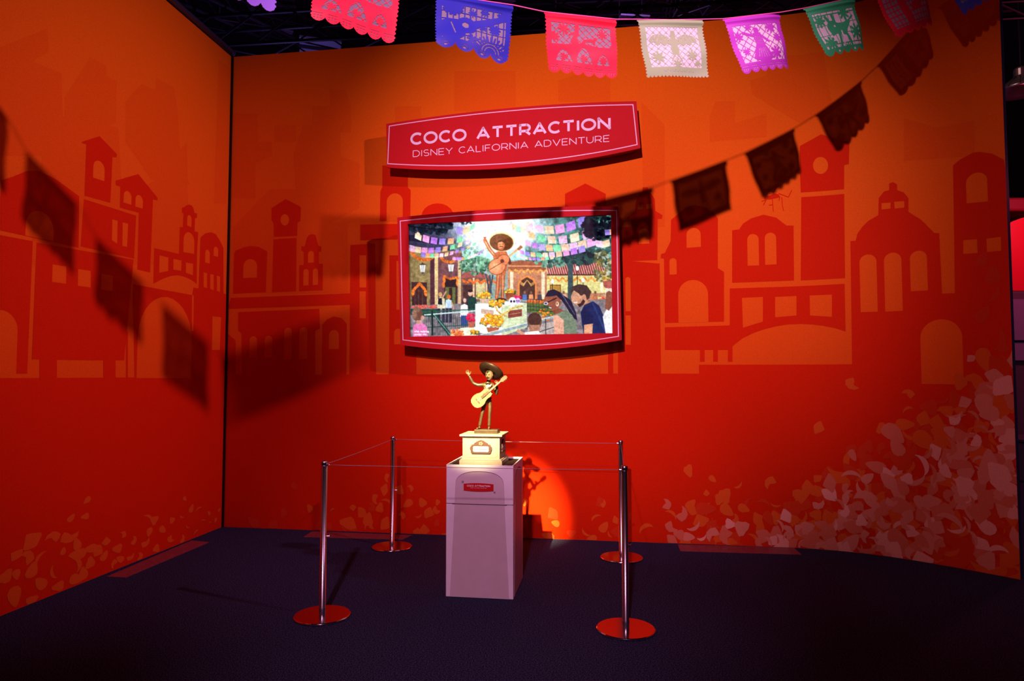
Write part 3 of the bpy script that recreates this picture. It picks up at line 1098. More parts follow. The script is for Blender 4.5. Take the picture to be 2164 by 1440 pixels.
for k in range(60):
    x = rs.uniform(700, 1230)
    c = [(250, 190, 150), (235, 170, 225), (200, 170, 240), (255, 215, 190)][rs.randint(4)]
    y = rs.uniform(135, 330)
    rect(x, y, x + rs.uniform(10, 34), y + rs.uniform(40, 90), c, .42)
ell(975, 235, 130, 80, (255, 255, 255), 0, .7, .6)
# left arcade
poly([(150, 420), (640, 445), (640, 925), (150, 935)], (150, 132, 92))
poly([(432, 450), (640, 460), (640, 900), (432, 900)], (124, 84, 88))
IMG[:] = IMG * (.86 + .28 * vnoise(28, 3)[..., None])
poly([(363, 470), (402, 470), (402, 905), (363, 905)], (92, 58, 68))
poly([(401, 470), (433, 470), (430, 905), (404, 905)], (216, 190, 140))
poly([(604, 500), (632, 500), (632, 890), (606, 890)], (205, 178, 140))
poly([(197, 705), (335, 710), (335, 912), (203, 912)], (78, 52, 52))
for x in (230, 262, 296):
    ln([(x, 770), (x, 905)], 4, (110, 84, 70))
garland([(212, 815), (216, 775), (270, 720), (318, 772), (326, 825)], 24)
poly([(488, 670), (596, 670), (596, 895), (488, 895)], (60, 44, 46))
poly([(495, 750), (585, 750), (585, 892), (495, 892)], (104, 112, 70))
rect(528, 755, 556, 860, (70, 50, 48))
garland([(482, 745), (486, 655), (540, 682), (600, 665), (598, 740)], 20)
for x, y in ((297, 590), (545, 585)):
    ln([(x, y - 60), (x, y - 35)], 5, (60, 55, 60))
    poly([(x - 30, y - 30), (x, y - 46), (x + 30, y - 30)], (80, 76, 80))
    poly([(x - 26, y - 28), (x + 26, y - 28), (x + 17, y + 32), (x - 17, y + 32)], (232, 236, 235))
    ln([(x - 8, y - 28), (x - 5, y + 32)], 4, (120, 120, 120))
    ln([(x + 8, y - 28), (x + 5, y + 32)], 4, (120, 120, 120))
    poly([(x - 15, y + 32), (x + 15, y + 32), (x, y + 50)], (80, 76, 80))
garland([(185, 440), (230, 490), (290, 520), (350, 515), (395, 490)], 30, (225, 125, 70))
garland([(460, 500), (490, 530), (540, 540), (580, 520)], 26, (235, 130, 70))
# mid building and centre porch
poly([(632, 640), (880, 650), (880, 870), (632, 880)], (122, 90, 80))
poly([(640, 640), (690, 600), (860, 640), (870, 668), (640, 672)], (160, 92, 88))
for x in (740, 850):
    rect(x - 6, 670, x + 8, 860, (215, 185, 150))
rect(760, 700, 840, 850, (196, 186, 140))
rect(650, 730, 730, 860, (84, 60, 58))
for x in range(650, 900, 62):
    garland([(x, 690), (x + 30, 715), (x + 60, 690)], 20, (240, 120, 60))
leaves(610, 900, 500, 640, 120, [(50, 86, 70), (120, 170, 140), (80, 125, 100)], 8, 20)
for a, b_ in (((845, 640), (880, 800)), ((905, 650), (880, 800)), ((880, 650), (890, 800))):
    ln([a, b_], 12, (70, 84, 96))
poly([(1030, 600), (1360, 600), (1360, 860), (1030, 860)], (186, 130, 100))
poly([(1040, 540), (1140, 520), (1360, 545), (1360, 606), (1030, 606)], (150, 92, 66))
ln([(1030, 570), (1360, 572)], 10, (226, 150, 110))
for x in range(1045, 1350, 52):
    garland([(x, 600), (x + 26, 628), (x + 52, 600)], 16, (240, 160, 90))
for x in (1065, 1330):
    rect(x - 14, 620, x + 14, 850, (230, 210, 180))
poly([(1118, 850), (1118, 720), (1140, 675), (1195, 648), (1250, 675), (1275, 720), (1275, 850)], (235, 140, 80))
poly([(1132, 850), (1132, 725), (1150, 690), (1195, 664), (1240, 690), (1262, 725), (1262, 850)], (86, 62, 52))
for k in range(4):
    ln([(1140, 700 + 8 * k), (1165, 722 + 6 * k), (1195, 690)], 4, (210, 160, 100))
    ln([(1255, 700 + 8 * k), (1228, 722 + 6 * k), (1195, 690)], 4, (210, 160, 100))
# right building
poly([(1360, 640), (1910, 640), (1910, 870), (1360, 870)], (214, 206, 142))
poly([(1365, 545), (1760, 520), (1850, 615), (1850, 645), (1365, 645)], (168, 92, 84))
for k in range(26):
    x = 1372 + 19 * k
    ln([(x, 640), (x - 26, 545)], 6, (232, 190, 180), .8)
    ln([(x + 8, 640), (x - 18, 545)], 5, (110, 50, 52), .8)
ln([(1365, 645), (1850, 645)], 12, (96, 54, 50))
for x in range(1370, 1830, 60):
    garland([(x, 668), (x + 30, 700), (x + 60, 668)], 16, (240, 160, 80))
rect(1385, 728, 1478, 800, (140, 100, 50))
rect(1395, 738, 1470, 795, (180, 140, 70))
rect(1800, 680, 1822, 860, (235, 220, 190))
rect(1360, 800, 1900, 835, (190, 140, 110))
blooms(1640, 850, 260, 16, 60, [(235, 120, 70), (240, 90, 60)], 9)
poly([(1500, 480), (1590, 470), (1576, 600), (1580, 860), (1532, 860), (1536, 600)], (70, 88, 92))
leaves(1260, 1560, 500, 580, 70, [(110, 160, 140), (60, 100, 90)], 9, 20)
leaves(1500, 1800, 430, 560, 130, [(40, 66, 66), (60, 96, 90), (30, 48, 52)], 12, 28)
leaves(1750, 1900, 440, 700, 110, [(150, 130, 60), (110, 105, 60), (200, 200, 180), (90, 100, 70)], 9, 20, False)
poly([(1820, 700), (1905, 690), (1905, 780), (1830, 750)], (176, 100, 90))
rect(1840, 760, 1905, 1000, (220, 216, 210), .8)
for x, y0 in ((1407, 700), (1612, 590), (1660, 690)):
    ln([(x, y0 + 10), (x, 830)], 6, (56, 60, 64))
    ell(x, y0, 13, 20, (245, 245, 250))
# ground and beds
poly([(150, 905), (1910, 850), (1910, 1185), (150, 1185)], (136, 128, 134))
IMG[:] = np.where((GY > 930)[..., None], IMG * (.8 + .4 * vnoise(22, 9)[..., None]), IMG)
blooms(320, 915, 130, 14, 60, [(240, 120, 110), (230, 90, 70)], 8)
poly([(190, 935), (440, 935), (440, 1010), (190, 985)], (50, 84, 70))
poly([(1195, 870), (1420, 880), (1420, 1000), (1195, 960)], (96, 116, 66))
blooms(1300, 870, 110, 16, 46, [(240, 130, 60), (235, 100, 50)], 9)
blooms(1330, 990, 80, 50, 30, [(245, 150, 50), (240, 120, 40)], 12)
rect(1330, 900, 1420, 920, (60, 90, 56))
# distant visitors
for x, c in ((1175, (90, 120, 180)), (1228, (236, 150, 110)), (1300, (90, 80, 90)), (1500, (210, 180, 160)), (1760, (180, 120, 90)), (1720, (190, 130, 100))):
    ell(x, 795, 10, 13, (140, 100, 84))
    poly([(x - 20, 860), (x - 16, 812), (x + 16, 812), (x + 22, 860)], c)
ell(452, 812, 17, 20, (196, 160, 110))
poly([(425, 935), (430, 850), (455, 832), (490, 846), (494, 935)], (214, 208, 180))
poly([(430, 895), (434, 845), (465, 840), (468, 900)], (40, 40, 56))
ln([(470, 842), (500, 790)], 13, (206, 160, 130))
ell(526, 832, 17, 18, (200, 110, 60))
poly([(495, 925), (498, 862), (525, 850), (550, 862), (552, 925)], (190, 212, 240))
ln([(550, 880), (568, 935)], 11, (206, 160, 130))
for x in (440, 480, 510, 540):
    rect(x - 12, 930, x + 12, 1050, (50, 52, 72), .9)
ell(712, 800, 20, 26, (222, 178, 156))
ell(712, 782, 20, 12, (60, 44, 44))
poly([(680, 960), (684, 850), (712, 826), (760, 840), (780, 960)], (40, 72, 66))
ell(662, 860, 19, 25, (220, 176, 160))
poly([(640, 930), (636, 880), (650, 835), (672, 835), (690, 880), (696, 930)], (60, 44, 50), .75)
ell(664, 862, 13, 18, (226, 184, 168))
poly([(622, 1000), (630, 905), (662, 890), (690, 905), (694, 1000)], (240, 236, 240))
rect(632, 990, 690, 1080, (60, 90, 150))
# railings behind
for y in (945, 1075):
    ln([(180, y + 22), (755, y - 8)], 9, (60, 100, 92))
ln([(315, 985), (755, 950)], 11, (196, 222, 222))
for x in range(330, 750, 17):
    ln([(x, 985), (x, 1095)], 3, (48, 66, 68), .8)
poly([(372, 950), (388, 950), (392, 1160), (374, 1160)], (34, 60, 58))
poly([(395, 985), (420, 985), (560, 1160), (520, 1160)], (44, 82, 76))
ln([(400, 985), (545, 1160)], 6, (120, 170, 160))
for x in range(400, 520, 14):
    ln([(x, 1010 + (x - 400)), (x, 1165)], 3, (40, 56, 58))
for y in (850, 910, 940):
    ln([(1195, y), (1430, y + 18)], 5, (46, 60, 60))
for x in range(1200, 1430, 24):
    ln([(x, 850), (x, 950)], 3, (46, 60, 60))
# altar block
poly([(540, 1110), (760, 1090), (760, 1180), (540, 1180)], (232, 190, 150))
poly([(625, 1095), (760, 1085), (780, 1160), (640, 1170)], (224, 232, 204))
poly([(755, 890), (980, 905), (985, 1165), (755, 1130)], (250, 252, 240))
poly([(980, 905), (1192, 885), (1192, 1090), (985, 1165)], (202, 214, 178))
poly([(755, 890), (960, 865), (1192, 885), (980, 910)], (255, 255, 250))
poly([(1035, 950), (1152, 935), (1152, 995), (1035, 1012)], (140, 76, 66))
ln([(1050, 980), (1140, 966)], 4, (210, 160, 130))
poly([(806, 932), (912, 948), (912, 990), (806, 972)], (206, 176, 160))
garland([(925, 905), (945, 950), (985, 985), (1040, 950), (1080, 925), (1160, 910)], 12, (226, 180, 80))
garland([(985, 985), (1030, 1000)], 12, (220, 170, 70))
# figure on the altar: a mariachi with sombrero and guitar, in bronze
ell(975, 240, 190, 110, (255, 255, 255), 0, .75, .7)
BZ, BZD, BZL = (176, 100, 66), (98, 52, 34), (244, 172, 128)
poly([(935, 640), (975, 640), (968, 760), (948, 850), (922, 850), (930, 760)], BZ)
poly([(972, 640), (1010, 640), (1004, 760), (1000, 850), (972, 850), (974, 760)], BZ)
ln([(952, 650), (938, 845)], 6, BZL)
ln([(992, 650), (988, 845)], 6, BZL)
poly([(915, 862), (960, 838), (1010, 845), (1030, 862)], BZD)
poly([(905, 470), (960, 438), (1020, 445), (1042, 500), (1015, 640), (935, 640)], BZ)
ln([(920, 478), (880, 430), (838, 350)], 30, BZ)
ln([(912, 470), (876, 425), (840, 360)], 8, BZL)
for a in (-28, -12, 4, 22):
    ln([(838, 350), (838 + 22 * math.sin(math.radians(a)), 350 - 26)], 6, BZ)
ell(978, 362, 108, 84, (232, 190, 140), 4)
ell(978, 368, 100, 74, (112, 72, 46), 4)
ell(1030, 380, 42, 52, (86, 52, 34), 20, .8, .3)
ell(975, 392, 31, 42, BZ)
ell(970, 388, 20, 32, (206, 134, 94))
poly([(945, 372), (965, 345), (1000, 350), (1008, 380), (985, 362), (960, 366)], (90, 54, 38))
ln([(962, 384), (972, 384)], 4, (80, 44, 32))
ln([(984, 384), (993, 384)], 4, (80, 44, 32))
ln([(964, 404), (990, 404)], 6, (80, 46, 34))
poly([(1010, 470), (1050, 500), (1065, 545), (1045, 560), (1020, 520)], BZD)
ln([(1030, 500), (1130, 415)], 16, (210, 150, 110))
poly([(1110, 425), (1140, 392), (1160, 410), (1128, 438)], (150, 96, 66))
ell(940, 575, 76, 68, (120, 64, 40), -30)
ell(995, 520, 54, 48, (120, 64, 40), -30)
ell(940, 575, 72, 64, (214, 132, 92), -30)
ell(995, 520, 50, 44, (206, 124, 86), -30)
ell(928, 585, 46, 42, (240, 168, 128), -30, .7, .5)
ln([(880, 600), (1000, 530)], 8, (120, 66, 44), .8)
ell(985, 528, 16, 16, (100, 56, 40))
# flowers, skulls
for cx_, cy_, rx_, ry_, n_, r_ in ((835, 822, 54, 26, 26, 13), (940, 885, 66, 26, 26, 15), (1048, 790, 46, 18, 20, 11), (900, 1030, 92, 48, 58, 17), (745, 1130, 34, 14, 10, 13)):
    leaves(cx_ - rx_ * 1.2, cx_ + rx_ * 1.2, cy_ - ry_, cy_ + ry_ * 1.4, 26, [(64, 88, 48), (90, 110, 60)], 7, 14)
    blooms(cx_, cy_, rx_, ry_, n_, [(255, 176, 50), (250, 150, 40), (255, 200, 90)], r_)
poly([(790, 848), (880, 848), (866, 888), (802, 888)], (196, 170, 150))
poly([(850, 1090), (960, 1090), (945, 1135), (866, 1135)], (186, 110, 84))
poly([(1010, 800), (1085, 800), (1075, 850), (1020, 850)], (150, 84, 60))
blooms(716, 1010, 40, 32, 30, [(240, 80, 110), (225, 50, 90)], 12)
poly([(688, 1045), (752, 1045), (740, 1092), (700, 1092)], (186, 110, 84))
blooms(1112, 835, 28, 18, 16, [(235, 50, 110)], 10)
blooms(600, 1135, 60, 26, 26, [(245, 140, 70), (240, 110, 90)], 11)
ell(1073, 868, 32, 34, (240, 240, 240))
poly([(1052, 885), (1094, 885), (1088, 915), (1058, 915)], (226, 226, 230))
for x in (1061, 1086):
    ell(x, 870, 9, 10, (40, 36, 66))
ell(1118, 864, 21, 24, (196, 170, 236))
for x in (1110, 1126):
    ell(x, 866, 5, 6, (60, 40, 90))
# rail in front and visitors in front
poly([(790, 1160), (1215, 1050), (1430, 990), (1430, 1006), (1215, 1072), (860, 1166)], (150, 170, 176))
ln([(800, 1152), (1430, 992)], 6, (228, 238, 240))
poly([(1195, 1160), (1205, 1080), (1420, 1040), (1430, 1160)], (206, 190, 180), .6)
ln([(1350, 1020), (1352, 1150)], 7, (46, 60, 60))
ln([(1260, 1140), (1430, 1085)], 6, (46, 60, 60))
# child with a bun
ell(250, 980, 48, 56, (118, 84, 72))
ell(246, 940, 30, 24, (140, 106, 90))
ell(222, 980, 20, 34, (176, 140, 124), 0, .6, .4)
poly([(212, 1168), (214, 1080), (245, 1048), (290, 1048), (335, 1085), (340, 1168)], (224, 130, 186))
ell(296, 1010, 16, 20, (216, 164, 146), 0, .8)
poly([(245, 1030), (280, 1030), (288, 1062), (240, 1062)], (206, 156, 140))
# boy from behind
ell(1258, 1040, 60, 76, (112, 84, 70))
ell(1258, 1020, 56, 54, (86, 60, 50))
poly([(1212, 1070), (1304, 1070), (1298, 1130), (1216, 1130)], (176, 128, 104))
poly([(1130, 1168), (1180, 1130), (1290, 1118), (1330, 1168)], (230, 234, 236))
ln([(1120, 1120), (1165, 1150)], 26, (206, 150, 130))
# woman
poly([(1330, 880), (1342, 830), (1365, 795), (1420, 790), (1470, 830), (1480, 890), (1455, 930), (1425, 952), (1385, 945), (1395, 915), (1360, 905)], (150, 92, 72))
poly([(1345, 830), (1370, 780), (1420, 768), (1465, 790), (1500, 820), (1560, 860), (1600, 960), (1612, 1030), (1570, 1010), (1530, 930), (1490, 870), (1440, 820), (1400, 828)], (44, 42, 62))
ln([(1480, 800), (1590, 980)], 10, (84, 86, 116))
ln([(1335, 885), (1380, 872), (1440, 842)], 8, (36, 30, 40))
ell(1352, 888, 18, 14, (230, 220, 230))
ell(1352, 888, 12, 9, (90, 80, 110))
ell(1447, 892, 12, 20, (235, 220, 190))
ell(1446, 890, 6, 12, (150, 92, 72))
ln([(1380, 920), (1396, 926)], 7, (250, 240, 236))
poly([(1408, 945), (1455, 925), (1500, 950), (1470, 990), (1420, 980)], (140, 86, 66))
poly([(1410, 985), (1470, 965), (1520, 940), (1570, 985), (1606, 1060), (1610, 1168), (1420, 1168), (1425, 1060)], (124, 138, 118))
poly([(1412, 990), (1450, 985), (1500, 1030), (1502, 1150), (1490, 1168), (1424, 1168)], (222, 168, 146))
# man
poly([(1560, 830), (1575, 790), (1640, 780), (1700, 810), (1700, 870), (1660, 910), (1620, 918), (1600, 895), (1570, 880)], (200, 150, 122))
poly([(1556, 800), (1570, 745), (1625, 724), (1690, 735), (1724, 785), (1712, 845), (1690, 860), (1680, 815), (1640, 822), (1620, 800), (1585, 780)], (78, 60, 56))
poly([(1612, 895), (1640, 885), (1660, 850), (1678, 870), (1660, 905), (1628, 920)], (74, 50, 48))
ell(1668, 832, 15, 22, (206, 150, 126))
ln([(1585, 880), (1610, 880)], 8, (245, 240, 240))
poly([(1655, 905), (1700, 870), (1735, 875), (1720, 920), (1670, 930)], (190, 138, 112))
poly([(1640, 960), (1670, 900), (1740, 870), (1790, 905), (1830, 1000), (1865, 1120), (1868, 1145), (1665, 1145), (1650, 1060)], (36, 52, 96))
ln([(1740, 890), (1840, 1120)], 16, (60, 80, 130), .6)
poly([(1668, 1068), (1740, 1055), (1735, 1145), (1668, 1145)], (218, 160, 130))
poly([(1640, 970), (1668, 920), (1735, 980), (1740, 1058), (1660, 1070)], (30, 44, 84))
# far right woman
poly([(1845, 1145), (1820, 1000), (1850, 940), (1905, 900), (1905, 1145)], (228, 226, 228))
poly([(1838, 930), (1846, 800), (1870, 780), (1905, 800), (1905, 900), (1870, 950)], (140, 90, 72))
# paper flag rows
FC = [(246, 208, 178), (160, 140, 236), (250, 205, 180), (240, 165, 220), (246, 170, 130), (236, 190, 226), (186, 126, 228), (130, 206, 160)]


def row(p0, p1, p2, n, s0, s1, ph, a=.93):
    for k in range(n):
        t = (k + .5) / n
        x = (1 - t) ** 2 * p0[0] + 2 * t * (1 - t) * p1[0] + t * t * p2[0]
        y = (1 - t) ** 2 * p0[1] + 2 * t * (1 - t) * p1[1] + t * t * p2[1]
        dx = 2 * (1 - t) * (p1[0] - p0[0]) + 2 * t * (p2[0] - p1[0])
        dy = 2 * (1 - t) * (p1[1] - p0[1]) + 2 * t * (p2[1] - p1[1])
        q = math.hypot(dx, dy)
        dx, dy = dx / q, dy / q
        s_ = s0 + (s1 - s0) * t
        sk = -.12 * s_ * (1 if x < 960 else -1)
        c = np.array(FC[(k * 3 + ph) % len(FC)], float) * rs.uniform(.9, 1.05)
        P_ = [(x - dx * s_ / 2, y - dy * s_ / 2), (x + dx * s_ / 2, y + dy * s_ / 2), (x + dx * s_ / 2 + sk, y + dy * s_ / 2 + s_ * .95), (x - dx * s_ / 2 + sk, y - dy * s_ / 2 + s_ * .95)]
        poly(P_, np.minimum(255, c), a)
        poly([P_[3], P_[2], ((P_[2][0] + P_[1][0]) / 2, (P_[2][1] + P_[1][1]) / 2), ((P_[3][0] + P_[0][0]) / 2, (P_[3][1] + P_[0][1]) / 2)], np.minimum(255, c * 1.12), .6)


row((230, 268), (460, 390), (740, 290), 7, 64, 46, 0)
row((180, 388), (440, 470), (800, 300), 10, 56, 34, 5)
row((290, 450), (500, 510), (830, 330), 12, 42, 24, 1)
row((560, 490), (720, 520), (860, 400), 12, 28, 20, 3, .8)
row((600, 230), (680, 260), (760, 190), 3, 66, 50, 1, .8)
row((1180, 180), (1400, 300), (1700, 120), 6, 66, 84, 2)
row((1190, 260), (1420, 380), (1740, 240), 6, 60, 78, 4)
row((1120, 320), (1380, 460), (1760, 320), 10, 42, 76, 0)
row((1130, 430), (1340, 500), (1680, 390), 10, 34, 58, 6)
row((1110, 470), (1240, 520), (1420, 480), 9, 24, 30, 2, .85)
row((1070, 200), (1130, 260), (1240, 200), 4, 50, 60, 4, .8)
# overhanging branches
leaves(150, 560, 170, 300, 150, [(24, 34, 46), (38, 52, 60)], 10, 28)
ln([(150, 225), (330, 250), (520, 262)], 8, (26, 30, 42))
leaves(620, 730, 170, 215, 24, [(40, 56, 70)], 8, 18)
leaves(1650, 1905, 130, 350, 260, [(26, 28, 38), (36, 44, 50), (30, 30, 46)], 10, 24)
row((1840, 260), (1880, 262), (1915, 250), 2, 50, 50, 1, .7)
row((1760, 345), (1820, 370), (1870, 340), 2, 60, 60, 5, .9)
# caption in the corner of the picture
for txt, y in (('artist rendering.', 1118), ('concept only.', 1142)):
    st, W = text_strokes(txt, .16)
    for s_ in st:
        ln([(225 + x * 15, y + 12 - yy * 14) for x, yy in s_], 3.2, (255, 255, 255))
# soft light bloom painted by the artist around the figure
g = np.exp(-(((GX - 960) / 420) ** 2 + ((GY - 300) / 330) ** 2))[..., None]
IMG[:] = np.clip(IMG * (1.04 + .20 * g) + 10 * g, 0, 255)
IMG[:] = IMG * (.90 + .20 * vnoise(9, 21)[..., None]) * (.93 + .14 * vnoise(20, 22)[..., None])
IMG[:] = np.clip((IMG - 128) * 1.18 + 124, 0, 255)

# ---------------------------------------------------------------- display with bowed red surround
OF = .23
disp = empty('display_screen', wframe(*on_plane(1078, 590, OF), OF))
tag(disp, 'large lit screen showing a festival plaza picture in a bowed red surround', 'screen')
wf = local(disp, wframe)
fo = barrel((839.5, 460), (1307, 436.5), (1314, 719), (846, 729.5), 7, 18)
scr = [(861.5, 473.8), (1291, 454), (1294, 704.5), (864.8, 711.8)]
n = len(fo)


def rectpath(q, n):
    k = n // 2
    out = []
    for i in range(k):
        u = i / (k - 1)
        out.append((q[0][0] + (q[1][0] - q[0][0]) * u, q[0][1] + (q[1][1] - q[0][1]) * u))
    for i in range(k):
        u = i / (k - 1)
        out.append((q[2][0] + (q[3][0] - q[2][0]) * u, q[2][1] + (q[3][1] - q[2][1]) * u))
    return out


fi = rectpath(scr, n)
fo_s = [on_plane(*p, OF) for p in fo]
fi_s = [on_plane(*p, OF) for p in fi]
V = [wf(s, z, OF) for s, z in fo_s] + [wf(s, z, OF) for s, z in fi_s] + [wf(s, z, OF - .03) for s, z in fi_s] + [wf(s, z, OF - .03) for s, z in fo_s]
Fc = []
for i in range(n):
    j = (i + 1) % n
    Fc += [(i, j, n + j, n + i), (n + i, n + j, 2 * n + j, 2 * n + i), (3 * n + i, 3 * n + j, j, i)]
raw('surround', V, Fc, M_SIGN, disp)
inner = [on_plane(x, y, OF) for x, y in barrel((848, 470), (1296, 447), (1303, 712), (856, 722), 7, 16)]
bm = bmesh.new()
add_prism(bm, inner, .10, OF - .034, wf)
from_bm('backing_box', bm, M_SIGNSIDE, disp)
line = [on_plane(*p, OF) for p in barrel((845, 466.8), (1304, 444.3), (1308, 712), (850.8, 719.5), 7, 17)]
l2 = shrink_line(line, .008)
V = [wf(s, z, OF + .0012) for s, z in line] + [wf(s, z, OF + .0012) for s, z in l2]
nn = len(line)
raw('border_line', V, [(i, (i + 1) % nn, nn + (i + 1) % nn, nn + i) for i in range(nn)], M_PINK2, disp)
for px, py in ((862, 722), (1300, 706), (868, 480), (1290, 462)):
    bm = bmesh.new()
    s, z = on_plane(px, py, OF)
    add_prism(bm, [(s - .035, z - .05), (s + .035, z - .05), (s + .035, z + .03), (s - .035, z + .03)], -.002, .102, wf)
    from_bm('wall_bracket', bm, M_METALD, disp)

m = bpy.data.materials.new('lit_picture')
m.use_nodes = True
nt = m.node_tree
b = nt.nodes['Principled BSDF']
b.inputs['Base Color'].default_value = (.01, .01, .012, 1)
b.inputs['Roughness'].default_value = .5
b.inputs['Specular IOR Level'].default_value = .04
va = nt.nodes.new('ShaderNodeVertexColor')
va.layer_name = 'picture'
nt.links.new(va.outputs['Color'], b.inputs['Emission Color'])
b.inputs['Emission Strength'].default_value = 1.0
NX, NY = 520, 300
q = [on_plane(*p, OF - .028) for p in scr]
UU, VV = np.meshgrid(np.linspace(0, 1, NX + 1), np.linspace(0, 1, NY + 1))


def bil(c, U, V_):
    return (c[0] * (1 - U) + c[1] * U) * (1 - V_) + (c[3] * (1 - U) + c[2] * U) * V_


S_ = bil([p[0] for p in q], UU, VV)
Z_ = bil([p[1] for p in q], UU, VV)
base = wf(0, 0, OF - .028)
P3 = np.stack([base.x + TW.x * S_, base.y + TW.y * S_, base.z + Z_], -1).reshape(-1, 3)
cq = [(165, 212), (1886, 133), (1898, 1139), (178, 1168)]
XC = bil([p[0] for p in cq], UU, VV)
YC = bil([p[1] for p in cq], UU, VV)
fx = np.clip((XC - PX0) / PST, 0, PW - 1.001)
fy = np.clip((YC - PY0) / PST, 0, PH - 1.001)
ix, iy = fx.astype(int), fy.astype(int)
tx, ty = (fx - ix)[..., None], (fy - iy)[..., None]
PIC = (IMG[iy, ix] * (1 - tx) + IMG[iy, ix + 1] * tx) * (1 - ty) + (IMG[iy + 1, ix] * (1 - tx) + IMG[iy + 1, ix + 1] * tx) * ty
edge = np.clip((UU - .003) / .012, 0, 1)[..., None]
PIC = lin(PIC) * (.02 + .98 * edge)
idx = np.arange((NX + 1) * (NY + 1)).reshape(NY + 1, NX + 1)
quads = np.stack([idx[:-1, :-1], idx[1:, :-1], idx[1:, 1:], idx[:-1, 1:]], -1).reshape(-1, 4)
me = bpy.data.meshes.new('picture_panel')
me.vertices.add(len(P3))
me.vertices.foreach_set('co', P3.ravel())
me.loops.add(quads.size)
me.loops.foreach_set('vertex_index', quads.ravel().astype(np.int32))
me.polygons.add(len(quads))
me.polygons.foreach_set('loop_start', np.arange(0, quads.size, 4, dtype=np.int32))
me.update(calc_edges=True)
ca = me.color_attributes.new('picture', 'FLOAT_COLOR', 'POINT')
ca.data.foreach_set('color', np.concatenate([PIC.reshape(-1, 3), np.ones((len(P3), 1))], 1).ravel().astype(np.float32))
pp = link('picture_panel', me, m, disp)

# ================================================================ pedestal
PR = -0.145
ped = empty('pedestal', (-.186, 4.972, 0), PR)
tag(ped, 'tall white box pedestal with a small red plaque carrying the statue base', 'pedestal')
M_WHITE = mat('white_laminate', (.80, .76, .82), .42, noise=.03, nscale=12, spec=.4)
M_WHITE2 = mat('grey_arch_panel', (.60, .50, .54), .5, noise=.03, nscale=12)
M_TRAY = mat('tray_brown', (.016, .005, .005), .8, spec=.08)
M_GROOVE = mat('groove_dark', (.10, .05, .08), .7)
HWX, HWY, PHt = .2335, .252, .899
bm = bmesh.new()
add_box(bm, (-HWX, -HWY, 0.002), (HWX, HWY, .630), .003)
from_bm('lower_body', bm, M_WHITE, ped)
bm = bmesh.new()
add_box(bm, (-HWX, -HWY, .634), (HWX, HWY, .882), .003)
add_box(bm, (-HWX, -HWY, .882), (HWX, -HWY + .008, PHt))
add_box(bm, (-HWX, HWY - .008, .882), (HWX, HWY, PHt))
add_box(bm, (-HWX, -HWY + .008, .882), (-HWX + .008, HWY - .008, PHt))
add_box(bm, (HWX - .008, -HWY + .008, .882), (HWX, HWY - .008, PHt))
from_bm('upper_body', bm, M_WHITE, ped)
bm = bmesh.new()
add_box(bm, (-HWX + .009, -HWY + .009, .883), (HWX - .009, HWY - .009, .887))
from_bm('top_tray', bm, M_TRAY, ped)
bm = bmesh.new()
add_box(bm, (-HWX + .004, -HWY + .004, .626), (HWX - .004, HWY - .004, .638))
from_bm('seam', bm, M_GROOVE, ped)


def arch_outline(wt, wb_, zt, zs, z0, n=16):
    pts = [(-wb_, z0), (wb_, z0)]
    pts += [(wb_ + (wt - wb_) * k / 6, z0 + (zs - z0) * k / 6) for k in range(1, 7)]
    pts += [(wt * math.copysign(abs(math.cos(math.pi * k / n)) ** .8, math.cos(math.pi * k / n)), zs + (zt - zs) * math.sin(math.pi * k / n) ** .9) for k in range(1, n)]
    pts += [(-wb_ + (-wt + wb_) * k / 6, z0 + (zs - z0) * k / 6) for k in range(6, 0, -1)]
    return pts


for side, hw, hd in ((0, HWX, HWY), (1, HWY, HWX)):
    k = 1.0

    def fr(u, v, d, side=side, hd=hd):
        return Vector((u, -hd - d, v)) if side == 0 else Vector((hd + d, u, v))
    out = arch_outline(.170 * k, .208 * k, .858, .77, .008)
    inn = arch_outline(.167 * k, .205 * k, .855, .768, .008)
    bm = bmesh.new()
    add_prism(bm, inn, 0.0004, .0016, fr)
    from_bm('arch_panel', bm, M_WHITE2, ped)
    bm = bmesh.new()
    add_tube(bm, [fr(u, v, .0006) for u, v in inn[6:25]], [.0006 + .0016 * math.sin(math.pi * k / 18) for k in range(19)], 6)
    from_bm('arch_line', bm, M_GROOVE, ped)
# seam line crosses the arch panel too
bm = bmesh.new()
add_box(bm, (-.190, -HWY - .0022, .629), (.190, -HWY - .0012, .6345))
from_bm('arch_seam', bm, M_GROOVE, ped)
# red plaque


def fp(u, v, d):
    return Vector((u, -HWY - d, v))


pc = .748
po = barrel((-.105, .028), (.105, .028), (.105, -.022), (-.105, -.022), .0, .0, 12)


def plq(w_, h, bow, n=12):
    pts = [(-w_ + 2 * w_ * k / n, h + bow * 4 * (k / n) * (1 - k / n)) for k in range(n + 1)]
    pts += [(w_ - 2 * w_ * k / n, -h - bow * 4 * (k / n) * (1 - k / n)) for k in range(n + 1)]
    return pts


bm = bmesh.new()
add_prism(bm, [(u - .006, v + pc) for u, v in plq(.104, .0225, .006)], .0016, .006, fp)
from_bm('plaque', bm, M_SIGN, ped)
plo = ped.children[-1]
lettering('plaque_lettering', 'COCO ATTRACTION', .22, .20, lambda u, v: fp(-.086 + .16 * u, pc + .004 + .012 * v, .0072), M_PINK, ped)
lettering('plaque_subtitle', 'DISNEY CALIFORNIA ADVENTURE', .25, .12, lambda u, v: fp(-.062 + .112 * u, pc - .007 + .006 * v, .0072), M_PINK2, ped)
